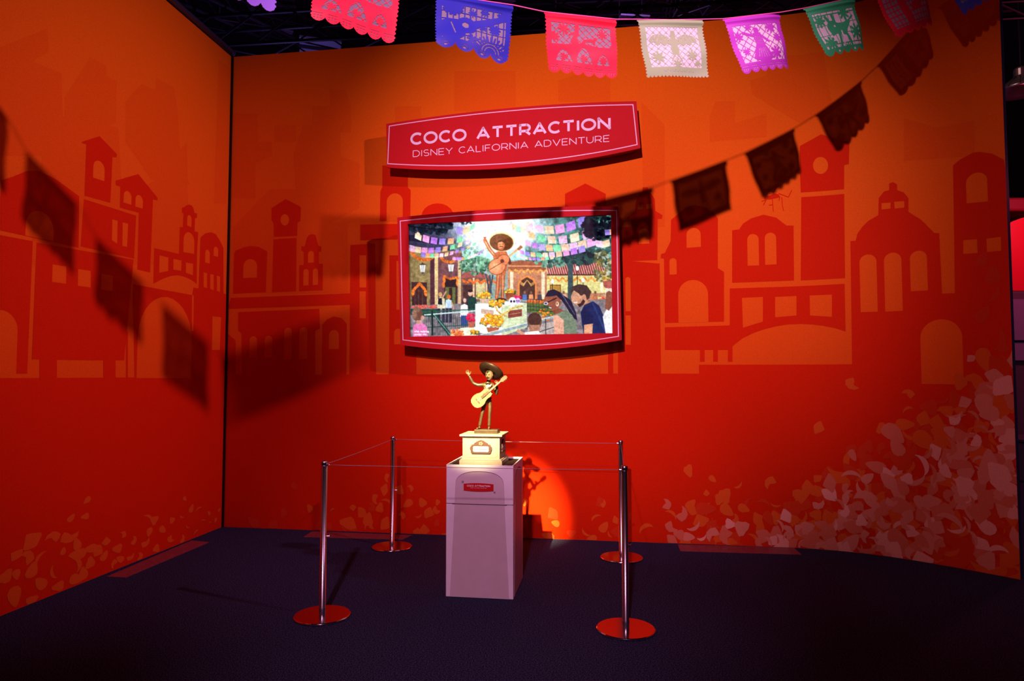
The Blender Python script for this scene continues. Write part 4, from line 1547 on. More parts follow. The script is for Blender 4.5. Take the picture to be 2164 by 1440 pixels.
# printed sparkle marks at two corners of the plaque
V, Fc = [], []
for u0, v0, r in ((-.117, pc + .034, .013), (.105, pc - .033, .011)):
    for k in range(9):
        a = k * 2 * math.pi / 9 + .3
        rr = r * (1 if k % 2 else .6)
        q = stroke2d((u0 + .004 * math.cos(a), v0 + .004 * math.sin(a)), (u0 + rr * math.cos(a), v0 + rr * math.sin(a)), .0018)
        k0 = len(V)
        V += [fp(x, y, .002) for x, y in q]
        Fc.append((k0, k0 + 1, k0 + 2, k0 + 3))
    k0 = len(V)
    V += [fp(u0 + .004 * math.cos(t * math.pi / 3), v0 + .004 * math.sin(t * math.pi / 3), .002) for t in range(6)]
    Fc.append(tuple(range(k0, k0 + 6)))
tag(raw('sparkle_marks', V, Fc, M_GROOVE, ped), kind='stuff')

# ---------------------------------------------------------------- statue base (plinth)
pl = empty('model_plinth', (-.198, 4.955, .8875), PR)
tag(pl, 'cream square model plinth with brown framed labels on top of pedestal', 'plinth')
M_CREAM = mat('cream_paint', (.26, .185, .155), .55, noise=.05, nscale=25)
M_CREAM2 = mat('cream_panel_line', (.18, .105, .07), .6)
M_BROWN = mat('brown_frame', (.055, .016, .012), .5, bump=.3, bscale=300)
M_LABEL = mat('label_white', (.22, .20, .28), .5)
bm = bmesh.new()
add_box(bm, (-.152, -.152, 0), (.152, .152, .032), .002)
add_box(bm, (-.146, -.146, .032), (.146, .146, .040), .003)
from_bm('foot', bm, M_CREAM, pl)
bm = bmesh.new()
add_box(bm, (-.132, -.132, .040), (.132, .132, .190))
from_bm('body', bm, M_CREAM, pl)
bm = bmesh.new()
add_box(bm, (-.140, -.140, .190), (.140, .140, .198), .002)
add_box(bm, (-.152, -.152, .198), (.152, .152, .212), .003)
from_bm('cap', bm, M_CREAM, pl)
fr_pts = [(-.072, -.030), (-.066, -.040), (.066, -.040), (.072, -.030), (.070, -.020), (.078, -.010), (.078, .004), (.070, .012), (.066, .022), (.052, .024), (.046, .034), (.030, .038), (.018, .050), (0, .055),
          (-.018, .050), (-.030, .038), (-.046, .034), (-.052, .024), (-.066, .022), (-.070, .012), (-.078, .004), (-.078, -.010), (-.070, -.020)]
for side in (0, 1):
    def fl(u, v, d, side=side):
        return Vector((u, -.132 - d, v + .118)) if side == 0 else Vector((.132 + d, u, v + .118))
    V, Fc = [], []
    for a, b_ in (((-.118, -.058), (-.118 + .0, .056)), ((.118, -.058), (.118, .056)), ((-.104, .066), (.104, .066)), ((-.104, -.068), (.104, -.068)),
                  ((-.118, .056), (-.108, .058)), ((-.108, .058), (-.104, .066)), ((.118, .056), (.108, .058)), ((.108, .058), (.104, .066)),
                  ((-.118, -.058), (-.108, -.060)), ((-.108, -.060), (-.104, -.068)), ((.118, -.058), (.108, -.060)), ((.108, -.060), (.104, -.068))):
        k0 = len(V)
        V += [fl(x, y, .0006) for x, y in stroke2d(a, b_, .0022)]
        Fc.append((k0, k0 + 1, k0 + 2, k0 + 3))
    raw('panel_line', V, Fc, M_CREAM2, pl)
    bm = bmesh.new()
    add_prism(bm, fr_pts, 0, .009, fl)
    fo_ = from_bm('label_frame', bm, M_BROWN, pl)
    bm = bmesh.new()
    add_prism(bm, [(-.056, -.022), (-.050, -.028), (.050, -.028), (.056, -.022), (.056, .006), (.050, .012), (-.050, .012), (-.056, .006)], .009, .0105, fl)
    lb = from_bm('label', bm, M_LABEL, pl)
    bm = bmesh.new()
    for i in range(5):
        a = i * 2 * math.pi / 5
        add_lathe(bm, [(.006, 0), (.005, .003), (0, .004)], 8, Matrix.Translation(fl(.010 * math.cos(a), .030 + .008 * math.sin(a), .009)) @ (Matrix.Rotation(math.pi / 2, 4, 'X') if side == 0 else Matrix.Rotation(math.pi / 2, 4, 'Y')))
    from_bm('rosette', bm, mat('rosette_copper', (.45, .16, .09), .4, metal=.3), pl)
    # a line of print too small to read
    V, Fc = [], []
    x = -.042
    r2 = random.Random(4)
    while x < .04:
        L_ = r2.uniform(.003, .008)
        k0 = len(V)
        V += [fl(a, b_, .0112) for a, b_ in ((x, -.011), (x + L_, -.011), (x + L_, -.006), (x, -.006))]
        Fc.append((k0, k0 + 1, k0 + 2, k0 + 3))
        x += L_ + .002
    tag(raw('fine_print', V, Fc, mat('print_grey', (.06, .055, .07), .6), pl), kind='stuff')

# ================================================================ statue
PC = Vector((-.198, 4.955, 0))


def skin(name, verts, edges, radii, material, parent, root=0, sub=2):
    me = bpy.data.meshes.new(name + '_skeleton')
    me.from_pydata([tuple(v) for v in verts], edges, [])
    o = bpy.data.objects.new(name + '_skeleton', me)
    COL.objects.link(o)
    md = o.modifiers.new('s', 'SKIN')
    md.use_smooth_shade = True
    for i, r in enumerate(radii):
        sv = me.skin_vertices[0].data[i]
        rr = r if isinstance(r, tuple) else (r, r)
        sv.radius = rr
        sv.use_root = i == root
    ss = o.modifiers.new('d', 'SUBSURF')
    ss.levels = ss.render_levels = sub
    dg = bpy.context.evaluated_depsgraph_get()
    m2 = bpy.data.meshes.new_from_object(o.evaluated_get(dg))
    m2.name = name
    bpy.data.objects.remove(o)
    return m2


M_BRONZE = mat('bronze', (.125, .078, .042), .34, metal=.75, noise=.18, nscale=60, bump=.12, bscale=220, spec=.5)
M_BRONZED = mat('bronze_dark', (.055, .030, .018), .45, metal=.6, noise=.2, nscale=50)
M_GUITAR = mat('gilded_wood', (.125, .08, .045), .45, metal=.35, noise=.12, nscale=40)
st = empty('statue', (-.182, 4.945, 1.0995), PR)
tag(st, 'small bronze figure of a mariachi guitarist in a wide sombrero on the cream plinth', 'statue')
bm = bmesh.new()
add_box(bm, (-.082, -.052, 0), (.088, .056, .027), .003)
from_bm('base_block', bm, M_BRONZED, st)
B0 = .027
PSC = 1 / 289.0


def sp(x, y, dep=0.0):
    """statue sketch point: photo pixel -> local metres (front is -y)"""
    return (((x - 1035.5) * PSC), dep, (903.5 - y) * PSC + B0 - .002)


V = [sp(1037, 843), sp(1036.5, 832), sp(1036.5, 820), sp(1037, 811), sp(1038.5, 804.5), sp(1039.5, 800),          # 0-5 pelvis..neck
     sp(1027.5, 810.5), sp(1017, 811.5), sp(1007, 807.5, -.005), sp(1002.5, 799, -.010), sp(998.8, 791.5, -.014),   # 6-10 raised arm
     sp(1048, 810.5), sp(1053.5, 820, .002), sp(1057, 830.5, -.004), sp(1058, 820, -.022), sp(1058.5, 812.5, -.034),           # 11-15 neck arm
     sp(1031.5, 846), sp(1028.2, 862, -.004), sp(1025.5, 873, -.006), sp(1022.5, 886, -.002), sp(1020, 897.5, 0),             # 16-20 leg a
     sp(1042.5, 846), sp(1042.3, 862, -.002), sp(1041.5, 874, -.003), sp(1041, 887, 0), sp(1040.2, 897.5, 0.002)]        # 21-25 leg b
Ed = [(0, 1), (1, 2), (2, 3), (3, 4), (4, 5), (3, 6), (6, 7), (7, 8), (8, 9), (9, 10), (3, 11), (11, 12), (12, 13), (13, 14), (14, 15),
      (0, 16), (16, 17), (17, 18), (18, 19), (19, 20), (0, 21), (21, 22), (22, 23), (23, 24), (24, 25)]
Rd = [(.030, .022), (.027, .020), (.032, .022), (.030, .020), .012, .011, .015, .0140, .0125, .0115, .0095, .015, .0140, .0125, .0110, .0090,
      .0165, .0150, .0125, .0120, .0130, .0165, .0150, .0125, .0120, .0130]
body = link('body', skin('body', V, Ed, Rd, None, None), M_BRONZE, st, True)
# head with face
bm = bmesh.new()
hc = Vector(sp(1041.5, 790.5, -.006))
bmesh.ops.create_uvsphere(bm, u_segments=24, v_segments=18, radius=1)
for v in bm.verts:
    x, y, z = v.co
    k = 1 - .20 * max(0, -z) ** 1.4
    v.co = Vector((x * .0235 * k, y * .0250 * (k if y < 0 else 1), z * .0330))
    if y < -.6 and abs(z) < .25 and abs(x) > .25:
        v.co.y += .0016                      # eye sockets
    if y < -.2 and z < -.72:
        v.co.y -= .002                       # chin
R_head = Matrix.Translation(hc + Vector((0, -.006, 0))) @ Matrix.Scale(1.18, 4) @ Matrix.Rotation(-.30, 4, 'Z') @ Matrix.Rotation(.12, 4, 'X')
bmesh.ops.transform(bm, matrix=R_head, verts=bm.verts)
M_FACE = mat('bronze_face', (.22, .135, .07), .45, metal=.3)
from_bm('head', bm, M_FACE, st, True)


def head_part(name, fn, material):
    bm = bmesh.new()
    fn(bm)
    bmesh.ops.transform(bm, matrix=R_head, verts=bm.verts)
    return from_bm(name, bm, material, st, True)


def f_nose(bm):
    add_tube(bm, [(0, -.0225, .005), (0, -.0268, -.003), (0, -.0262, -.0055)], [.0016, .0034, .003], 8)


def f_eyes(bm, side):
    for s_ in (side,):
        r = bmesh.ops.create_uvsphere(bm, u_segments=10, v_segments=8, radius=.0030)
        for v in r['verts']:
            v.co = Vector((v.co.x * 1.25 + s_ * .0080, v.co.y * .7 - .0208, v.co.z + .0030))
        add_tube(bm, [(s_ * .004, -.0232, .0085), (s_ * .0085, -.0228, .0098), (s_ * .0130, -.0195, .0080)], .0012, 6)


def f_mouth(bm):
    add_tube(bm, [(-.0105, -.0195, -.0125), (-.005, -.0240, -.0100), (0, -.0250, -.0098), (.005, -.0240, -.0100), (.0105, -.0195, -.0125)], [.0008, .0020, .0022, .0020, .0008], 8)   # moustache
    add_tube(bm, [(-.0055, -.0205, -.0150), (0, -.0225, -.0158), (.0055, -.0205, -.0150)], .0012, 6)


def f_ears(bm, side):
    for s_ in (side,):
        r = bmesh.ops.create_uvsphere(bm, u_segments=10, v_segments=8, radius=1)
        for v in r['verts']:
            v.co = Vector((v.co.x * .0026 + s_ * .0222, v.co.y * .0048 + .001, v.co.z * .0075))


def f_hair(bm):
    r = bmesh.ops.create_uvsphere(bm, u_segments=20, v_segments=14, radius=1)
    dl = []
    for v in r['verts']:
        x, y, z = v.co
        if z < -.25 or (y < -.35 and z < .35):
            dl.append(v)
        v.co = Vector((x * .0232, y * .0262 + .0008, z * .0335))
    bmesh.ops.delete(bm, geom=dl, context='VERTS')


head_part('nose', f_nose, M_FACE)
for sd in (-1, 1):
    head_part('eye', lambda b_, sd=sd: f_eyes(b_, sd), M_BRONZED)
    head_part('ear', lambda b_, sd=sd: f_ears(b_, sd), M_FACE)
head_part('mouth', f_mouth, M_BRONZED)
head_part('hair', f_hair, mat('bronze_hair', (.02, .012, .008), .5, metal=.3))


# hands: palm and five fingers each
def hand(palm_c, axis_f, axis_s, normal, curl, scale, name):
    f_, s_, n_ = Vector(axis_f).normalized(), Vector(axis_s).normalized(), Vector(normal).normalized()
    c = Vector(palm_c)
    V, E, Rr = [], [], []

    def add(p, r):
        V.append(p)
        Rr.append(r)
        return len(V) - 1
    w0 = add(c - f_ * .008 * scale, .0048 * scale)
    pm = add(c + f_ * .002 * scale, (.0060 * scale, .0042 * scale))
    E.append((w0, pm))
    for k, (off, L_) in enumerate(((-.0060, .0115), (-.0020, .0140), (.0020, .0130), (.0058, .0100))):
        p0 = add(c + f_ * .007 * scale + s_ * off * scale, .0024 * scale)
        p1 = add(V[p0] + (f_ + s_ * off * 22 * (1 - curl) + n_ * curl * .5).normalized() * L_ * .5 * scale, .0019 * scale)
        p2 = add(V[p1] + (f_ * (1 - curl * 1.3) + s_ * off * 22 * (1 - curl) + n_ * (curl * 1.2 + .1)).normalized() * L_ * .55 * scale, .0014 * scale)
        E += [(pm, p0), (p0, p1), (p1, p2)]
    t0 = add(c + s_ * -.0070 * scale - f_ * .001 * scale, .0028 * scale)
    t1 = add(V[t0] + (s_ * -1 + f_ * .7 + n_ * .2).normalized() * .0075 * scale, .0023 * scale)
    t2 = add(V[t1] + (s_ * -.4 + f_ * 1 + n_ * .5 * curl).normalized() * .0065 * scale, .0016 * scale)
    E += [(pm, t0), (t0, t1), (t1, t2)]
    return link(name, skin(name, V, E, Rr, None, None, 0, 1), M_FACE, st, True)


hand(sp(997.3, 789.0, -.015), (-.35, -.15, .9), (-.9, .1, -.35), (.1, -1, -.1), .12, 1.65, 'hand')
hand(sp(1058.5, 807.5, -.046), (-.25, -.35, .85), (-.75, .35, -.5), (-.3, -.8, .2), .75, 1.3, 'hand')

# jacket lapels, bow tie, belt, trouser studs, boots
bm = bmesh.new()
for s_ in (-1, 1):
    pts = [(s_ * .004, -.024, .300 + .026), (s_ * .020, -.0265, .333), (s_ * .026, -.022, .316), (s_ * .016, -.027, .292), (s_ * .006, -.029, .276)]
    A = [bm.verts.new((x + .004, y - .001, z)) for x, y, z in pts]
    B = [bm.verts.new((x + .004, y + .004, z)) for x, y, z in pts]
    bm.faces.new(A)
    bm.faces.new(B[::-1])
    for i in range(5):
        bm.faces.new((A[i], A[(i + 1) % 5], B[(i + 1) % 5], B[i]))
from_bm('lapels', bm, M_BRONZED, st)
bm = bmesh.new()
bc = Vector(sp(1039, 807.5, -.026))
for s_ in (-1, 1):
    add_tube(bm, [bc, bc + Vector((s_ * .008, -.001, .001)), bc + Vector((s_ * .016, .002, -.001))], [.002, .0045, .0055], 8)
add_lathe(bm, [(0, -.003), (.003, 0), (0, .003)], 8, Matrix.Translation(bc))
from_bm('bow_tie', bm, M_BRONZED, st, True)
bm = bmesh.new()
zb = sp(0, 838)[2]
for i in range(24):
    pass
add_lathe(bm, [(.0305, -.005), (.0325, -.003), (.0325, .003), (.0305, .005)], 28, Matrix.Translation((sp(1036.7, 838)[0], 0, zb)) @ Matrix.Diagonal((1, .74, 1, 1)))
from_bm('belt', bm, M_BRONZED, st, True)
for (ax, ay), yaw in (((1020, 897.5), -.45), ((1040.2, 897.5), .12)):
    p = Vector(sp(ax, ay))
    dirf = Vector((math.sin(yaw) * 1.0, -math.cos(yaw), 0))
    zt = B0
    V = [Vector((p.x, .004, zt + .020)), Vector((p.x, .004, zt + .007)), Vector((p.x, 0, zt + .0065)) + dirf * .018, Vector((p.x, 0, zt + .0055)) + dirf * .034]
    bt = link('boot', skin('boot', V, [(0, 1), (1, 2), (2, 3)], [.0095, .0092, .0085, .0062], None, None, 0, 2), M_BRONZE, st, True)

# sombrero
nrm = Vector((.34, .56, .76)).normalized()
sc0 = Vector(sp(1042.5, 784.5, .012))
Rm = Matrix.Translation(sc0) @ nrm.to_track_quat('Z', 'Y').to_matrix().to_4x4()
bm = bmesh.new()
prof = [(.030, -.004), (.055, -.004), (.075, .000), (.088, .009), (.0925, .018), (.0945, .019), (.0955, .016), (.091, .004), (.078, -.006), (.056, -.010), (.029, -.010), (.029, -.004)]
add_lathe(bm, prof, 48, Rm)
from_bm('sombrero_brim', bm, M_BRONZED, st, True)
bm = bmesh.new()
add_lathe(bm, [(.031, -.006), (.031, .004), (.029, .022), (.024, .042), (.016, .054), (.007, .059), (0, .060)], 32, Rm)
from_bm('sombrero_crown', bm, M_BRONZE, st, True)
bm = bmesh.new()
add_lathe(bm, [(.0318, -.003), (.0330, .0), (.0325, .008), (.0310, .010)], 32, Rm)
from_bm('hat_band', bm, M_BRONZED, st, True)

# guitar
gp0 = Vector(sp(1014, 849, -.052))
gp1 = Vector(sp(1077, 795.5, -.048))
gu = (gp1 - gp0).normalized()
gn = Vector((0.05, -1, .10)).normalized()
gn = (gn - gu * gn.dot(gu)).normalized()
gv = gn.cross(gu).normalized()
GLn = (gp1 - gp0).length


def gpt(a, b_, d):
    return gp0 + gu * a * GLn + gv * b_ + gn * d


prof = [(-.07, 0), (-.06, .020), (-.02, .037), (.05, .047), (.12, .0495), (.19, .046), (.25, .038), (.30, .0335), (.35, .0335), (.40, .0355), (.44, .034), (.475, .026), (.495, .012), (.50, 0)]
outl = prof + [(a, -b_) for a, b_ in prof[-2:0:-1]]
bm = bmesh.new()
add_prism(bm, outl, -.012, .012, gpt)
bmesh.ops.bevel(bm, geom=[e for e in bm.edges if len(e.link_faces) == 2 and e.calc_face_angle(0) > 1.0], offset=.0016, segments=2, affect='EDGES')
from_bm('guitar_body', bm, M_GUITAR, st)
bm = bmesh.new()
add_prism(bm, [(.22, .0085), (.86, .0062), (.86, -.0062), (.22, -.0085)], .0125, .0185, gpt)
add_prism(bm, [(.48, .0075), (.86, .0060), (.86, -.0060), (.48, -.0075)], .004, .0125, gpt)
from_bm('guitar_neck', bm, M_BRONZED, st)
bm = bmesh.new()
add_prism(bm, [(.86, .0065), (.89, .0120), (.98, .0135), (1.03, .0125), (1.055, .006), (1.045, 0), (1.055, -.006), (1.03, -.0125), (.98, -.0135), (.89, -.0120), (.86, -.0065)], .006, .0145, gpt)
from_bm('guitar_head', bm, M_GUITAR, st)
bm = bmesh.new()
for a in (.905, .950, .995):
    for s_ in (-1, 1):
        add_tube(bm, [gpt(a, s_ * .012, .010), gpt(a, s_ * .020, .010)], .0022, 8)
tag(from_bm('tuning_pegs', bm, M_BRONZED, st), kind='stuff')
bm = bmesh.new()
add_prism(bm, [(.325 + .045 * math.cos(k * math.pi / 12), .0135 * math.sin(k * math.pi / 12)) for k in range(24)], .0118, .0128, gpt)
from_bm('sound_hole', bm, M_BRONZED, st)
bm = bmesh.new()
add_prism(bm, [(.085, .020), (.105, .020), (.105, -.020), (.085, -.020)], .0120, .0160, gpt)
from_bm('guitar_bridge', bm, M_BRONZED, st)
bm = bmesh.new()
for k in range(6):
    o_ = (k - 2.5) * .0019
    add_tube(bm, [gpt(.095, o_, .0172), gpt(.86, o_ * .85, .0195)], .00035, 4)
tag(from_bm('guitar_strings', bm, mat('string_pale', (.7, .66, .6), .3, metal=.6), st), kind='stuff')

# ================================================================ barrier posts and cords
M_CHROME = mat('brushed_steel', (.40, .36, .41), .27, metal=1.0)
M_DISC = mat('polished_disc', (.66, .60, .62), .13, metal=1.0, bump=.02, bscale=400)
M_CORD = mat('cord_grey', (.34, .25, .27), .6)
PH_ = .972


def post_parts(root, clip_dirs):
    bm = bmesh.new()
    add_lathe(bm, [(0, .0005), (.172, .0005), (.174, .002), (.174, .013), (.170, .016), (.03, .0165), (0, .0165)], 56)
    from_bm('base_disc', bm, M_DISC, root)
    bm = bmesh.new()
    add_lathe(bm, [(.0215, .0166), (.0215, .060), (.0200, .062), (.0200, .94), (0, .94)], 28)
    from_bm('pole', bm, M_CHROME, root, False)
    me = root.children[-1].data
    bm = bmesh.new()
    add_lathe(bm, [(.0200, .941), (.0186, .943), (.0186, .949), (.0200, .951), (.0200, PH_ - .002), (.0175, PH_), (0, PH_)], 28)
    from_bm('top_cap', bm, M_CHROME, root)
    for d in clip_dirs:
        v = Vector((d[0], d[1], 0)).normalized()
        bm = bmesh.new()
        add_tube(bm, [v * .0185 + Vector((0, 0, .9475)), v * .031 + Vector((0, 0, .9475)), v * .036 + Vector((0, 0, .9475))], [.0055, .0055, .0035], 10)
        from_bm('cord_clip', bm, M_CHROME, root)
    bm = bmesh.new()
    v = Vector((1, .1, 0)).normalized()
    add_tube(bm, [v * .018 + Vector((0, 0, .50)), v * .040 + Vector((0, 0, .50))], .004, 8)
    add_tube(bm, [v * .040 + Vector((0, 0, .497)), v * .040 + Vector((0, 0, .511))], .004, 8)
    from_bm('side_hook', bm, M_CHROME, root)
    for ob in root.children:
        if ob.name.startswith(('pole', 'base_disc', 'top_cap')):
            for p in ob.data.polygons:
                p.use_smooth = abs(p.normal.z) < .3


FLp = at_floor(681, 1304)
BLp = at_floor(828.3, 1158)
FRp = at_floor(1322.5, 1333)
BRp = at_floor(1313.5, 1181)
posts = {}
for key, p, lab, nb in (('fl', FLp, 'steel barrier post nearest the shorter mural wall, in the front pair', ('bl', 'fr')),
                        ('bl', BLp, 'steel barrier post near the back wall, its thin shadow on the red beside it', ('fl', 'br')),
                        ('fr', FRp, 'steel barrier post nearest the viewer, its base disc lowest in the photo', ('fl', 'br')),
                        ('br', BRp, 'steel barrier post almost hidden behind the nearest post', ('bl', 'fr'))):
    r = empty('barrier_post', (p.x, p.y, 0))
    tag(r, lab, 'post', 'barrier posts around the pedestal')
    posts[key] = r
PP = dict(fl=FLp, bl=BLp, fr=FRp, br=BRp)
for key, nb in (('fl', ('bl', 'fr')), ('bl', ('fl', 'br')), ('fr', ('fl', 'br')), ('br', ('bl', 'fr'))):
    post_parts(posts[key], [(PP[k] - PP[key])[:2] for k in nb])


def cord(a, b_, sag, label):
    d = (b_ - a).normalized()
    p, q = a + d * .037 + Vector((0, 0, .9475)), b_ - d * .037 + Vector((0, 0, .9475))
    bm = bmesh.new()
    add_tube(bm, [p.lerp(q, k / 16) - Vector((0, 0, sag * 4 * (k / 16) * (1 - k / 16))) for k in range(17)], .0018, 6)
    tag(from_bm('elastic_rope', bm, M_CORD, smooth=True), label, 'rope', 'thin ropes between the barrier posts')


cord(FLp, FRp, .004, 'thin stretched rope crossing in front of the pedestal')
cord(BLp, BRp, .004, 'thin stretched rope running behind the cream plinth')
cord(FLp, BLp, .004, 'thin stretched rope slanting between the two posts on the shorter wall side')
cord(BRp, FRp, .004, 'thin stretched rope between the two posts seen nearly in line')

# ================================================================ paper banners
def gar(x, y):
    d = ray(x, y)
    return EYE + d * (4.008 / (d.y - .327 * d.x))


GN = Vector((.327, -1, 0)).normalized()          # towards the visitor


def P0(x, z):
    return Vector((x, 4.008 + .327 * x, z))


NU, NVv = 150, 124


class Cut:
    """mask of a cut-paper sheet, u to the right, v down, both 0..1"""

    def __init__(self):
        v, u = np.mgrid[0:NVv, 0:NU]
        self.u = (u + .5) / NU
        self.v = (v + .5) / NVv
        self.paper = np.ones((NVv, NU), bool)
        self.sheet = np.ones((NVv, NU), bool)

    def rect(self, u0, v0, u1, v1):
        return (self.u > u0) & (self.u < u1) & (self.v > v0) & (self.v < v1)

    def disc(self, cu, cv, r, ry=None):
        ry = ry or r * 1.2
        return ((self.u - cu) / r) ** 2 + ((self.v - cv) / ry) ** 2 < 1

    def poly(self, pts):
        return inside(pts, self.u, self.v)

    def seg(self, a, b_, w_):
        L2 = (b_[0] - a[0]) ** 2 + (b_[1] - a[1]) ** 2
        t = np.clip(((self.u - a[0]) * (b_[0] - a[0]) + (self.v - a[1]) * (b_[1] - a[1])) / L2, 0, 1)
        return np.hypot(self.u - a[0] - t * (b_[0] - a[0]), (self.v - a[1] - t * (b_[1] - a[1])) * .83) < w_ / 2

    def flower(self, cu, cv, r, n=8):
        m_ = self.disc(cu, cv, r * .34)
        for k in range(n):
            a = 2 * math.pi * k / n
            m_ |= self.seg((cu + r * .2 * math.cos(a), cv + r * .24 * math.sin(a)), (cu + r * math.cos(a), cv + r * 1.2 * math.sin(a)), r * .38)
        return m_

    def grid(self, step, w_, slant):
        a = (self.u + self.v * slant) / step
        b_ = (self.u - self.v * slant) / step if slant else self.v / step
        return (np.abs(a - np.round(a)) < w_) | (np.abs(b_ - np.round(b_)) < w_)

    def edges(self, nside, nbot, amp_s, amp_b, small=False):
        u, v = self.u, self.v
        sc = np.abs(np.sin(v * nside * math.pi)) * amp_s
        self.sheet &= (u > amp_s - sc) & (u < 1 - amp_s + sc)
        bt = 1 - amp_b + np.abs(np.sin(u * nbot * math.pi)) ** .6 * amp_b
        self.sheet &= v < bt
        if small:
            b2 = np.abs(np.sin(u * 40 * math.pi)) * .012
            self.sheet &= v < bt - .012 + b2
        top = v < .10
        self.sheet |= top


def lobes_text(c, n, y):
    for k in range(n):
        cu = (k + .5) / n
        for o_ in (-.035, 0, .035):
            c.paper &= ~(c.seg((cu + o_ - .010, y - .012), (cu + o_ + .010, y - .012), .008) | c.seg((cu + o_, y - .010), (cu + o_, y + .022), .009) | c.seg((cu + o_ - .010, y + .024), (cu + o_ + .010, y + .024), .007))
        c.paper &= ~c.seg((cu - .05, y - .055), (cu + .05, y - .055), .010)


def d_arches():          # red: figures on a bridge over three arched openings
    c = Cut()
    c.edges(16, 6, .018, .075)
    win = c.rect(.08, .15, .92, .50) & (c.v < .47 + .10 * np.abs(c.u - .5) * 2 - .02)
    keep = c.grid(.095, .045, .9)
    keep |= c.flower(.25, .24, .07) | c.flower(.80, .27, .06) | c.flower(.12, .38, .06)
    keep |= c.poly([(.34, .44), (.40, .30), (.41, .20), (.46, .20), (.47, .30), (.44, .36), (.46, .48), (.36, .48)]) | c.disc(.435, .185, .03)
    keep |= c.seg((.41, .28), (.33, .33), .025)
    keep |= c.poly([(.50, .44), (.54, .38), (.66, .36), (.70, .40), (.68, .48), (.65, .42), (.56, .42), (.54, .48)]) | c.disc(.70, .36, .025)
    c.paper &= ~(win & ~keep)
    for cu, w_, vt in ((.23, .12, .60), (.52, .125, .53), (.80, .10, .63)):
        a = (np.abs(c.u - cu) < w_ * np.sqrt(np.clip((c.v - vt) / (.80 - vt), 0, 1))) & (c.v < .80)
        c.paper &= ~(a & ~(c.grid(.10, .05, .9) | c.flower(cu, .72, .045)))
    lobes_text(c, 6, .93)
    return c


def d_guitar():          # blue: guitar, sun and rays
    c = Cut()
    c.edges(17, 4, .018, .12, True)
    win = c.rect(.07, .15, .93, .80)
    keep = ((np.abs(c.u / .075 - np.round(c.u / .075)) < .09) | (np.abs(c.v / .14 - np.round(c.v / .14)) < .05))
    keep |= c.disc(.20, .62, .19, .20) | c.disc(.40, .50, .135, .15)
    keep |= c.poly([(.42, .42), (.88, .20), (.93, .27), (.50, .54)]) | c.poly([(.80, .18), (.92, .14), (.95, .28), (.86, .30)])
    keep |= c.flower(.22, .18, .12, 14) | c.disc(.22, .18, .08)
    keep |= c.flower(.48, .25, .05) | c.flower(.62, .47, .05) | c.flower(.78, .47, .07, 10) | c.flower(.47, .74, .06) | c.flower(.64, .20, .05)
    sun = c.disc(.74, .90, .16, .19)
    for k in range(15):
        a = math.pi * k / 14
        sun |= c.seg((.74, .90), (.74 + .25 * math.cos(a), .90 - .29 * math.sin(a)), .024)
    keep |= sun
    cutm = win & ~keep
    c.paper &= ~cutm
    c.paper &= ~(c.disc(.385, .50, .045) | c.seg((.20, .48), (.25, .68), .018))
    for r in (.08, .12):
        ring = (np.abs(np.sqrt((c.u - .74) ** 2 + ((c.v - .87) * .83) ** 2) - r) < .007) & (c.v < .86)
        c.paper &= ~ring
    for k in range(4):
        cu = (k + .5) / 4
        cv = .93
        c.paper &= ~c.disc(cu, cv, .022, .018)
        for j in range(9):
            a = math.pi * j / 8
            c.paper &= ~c.seg((cu + .035 * math.cos(a), cv - .04 * math.sin(a)), (cu + .055 * math.cos(a), cv - .065 * math.sin(a)), .007)
    return c


def d_bird():            # pale: a bird with spread wings over a lattice
    c = Cut()
    c.edges(18, 18, .022, .035)
    win = c.rect(.09, .13, .91, .83)
    keep = c.grid(.10, .045, .9)
    wing = np.zeros_like(c.paper)
    for m_ in (0, 1):
        P_ = [(.485, .46), (.40, .41), (.35, .46), (.30, .40), (.25, .45), (.20, .38), (.14, .40), (.13, .33), (.19, .27), (.29, .245), (.40, .28), (.485, .36)]
        wing |= c.poly([(1 - x, y) if m_ else (x, y) for x, y in P_])
        for k in range(5):
            x0, x1 = .18 + .06 * k, .24 + .05 * k
            wing &= ~c.seg((1 - x0 if m_ else x0, .37), (1 - x1 if m_ else x1, .25), .009)
    keep |= wing
    keep |= c.poly([(.465, .22), (.535, .22), (.56, .55), (.53, .66), (.50, .60), (.47, .66), (.44, .55)])
    keep |= c.disc(.50, .23, .035) | c.seg((.47, .62), (.42, .72), .02) | c.seg((.53, .62), (.58, .72), .02)
    keep |= c.flower(.22, .66, .08) | c.flower(.76, .62, .07) | c.flower(.50, .78, .06) | c.flower(.84, .76, .04)
    c.paper &= ~(win & ~keep)
    for k in range(6):
        for s_ in (-1, 1):
            cu = .5 + s_ * (.14 + .03 * k)
            pass
    for k in range(16):
        c.paper &= ~c.seg((.26 + k * .032, .885 + .02 * (k % 2)), (.275 + k * .032, .915), .006)
    return c


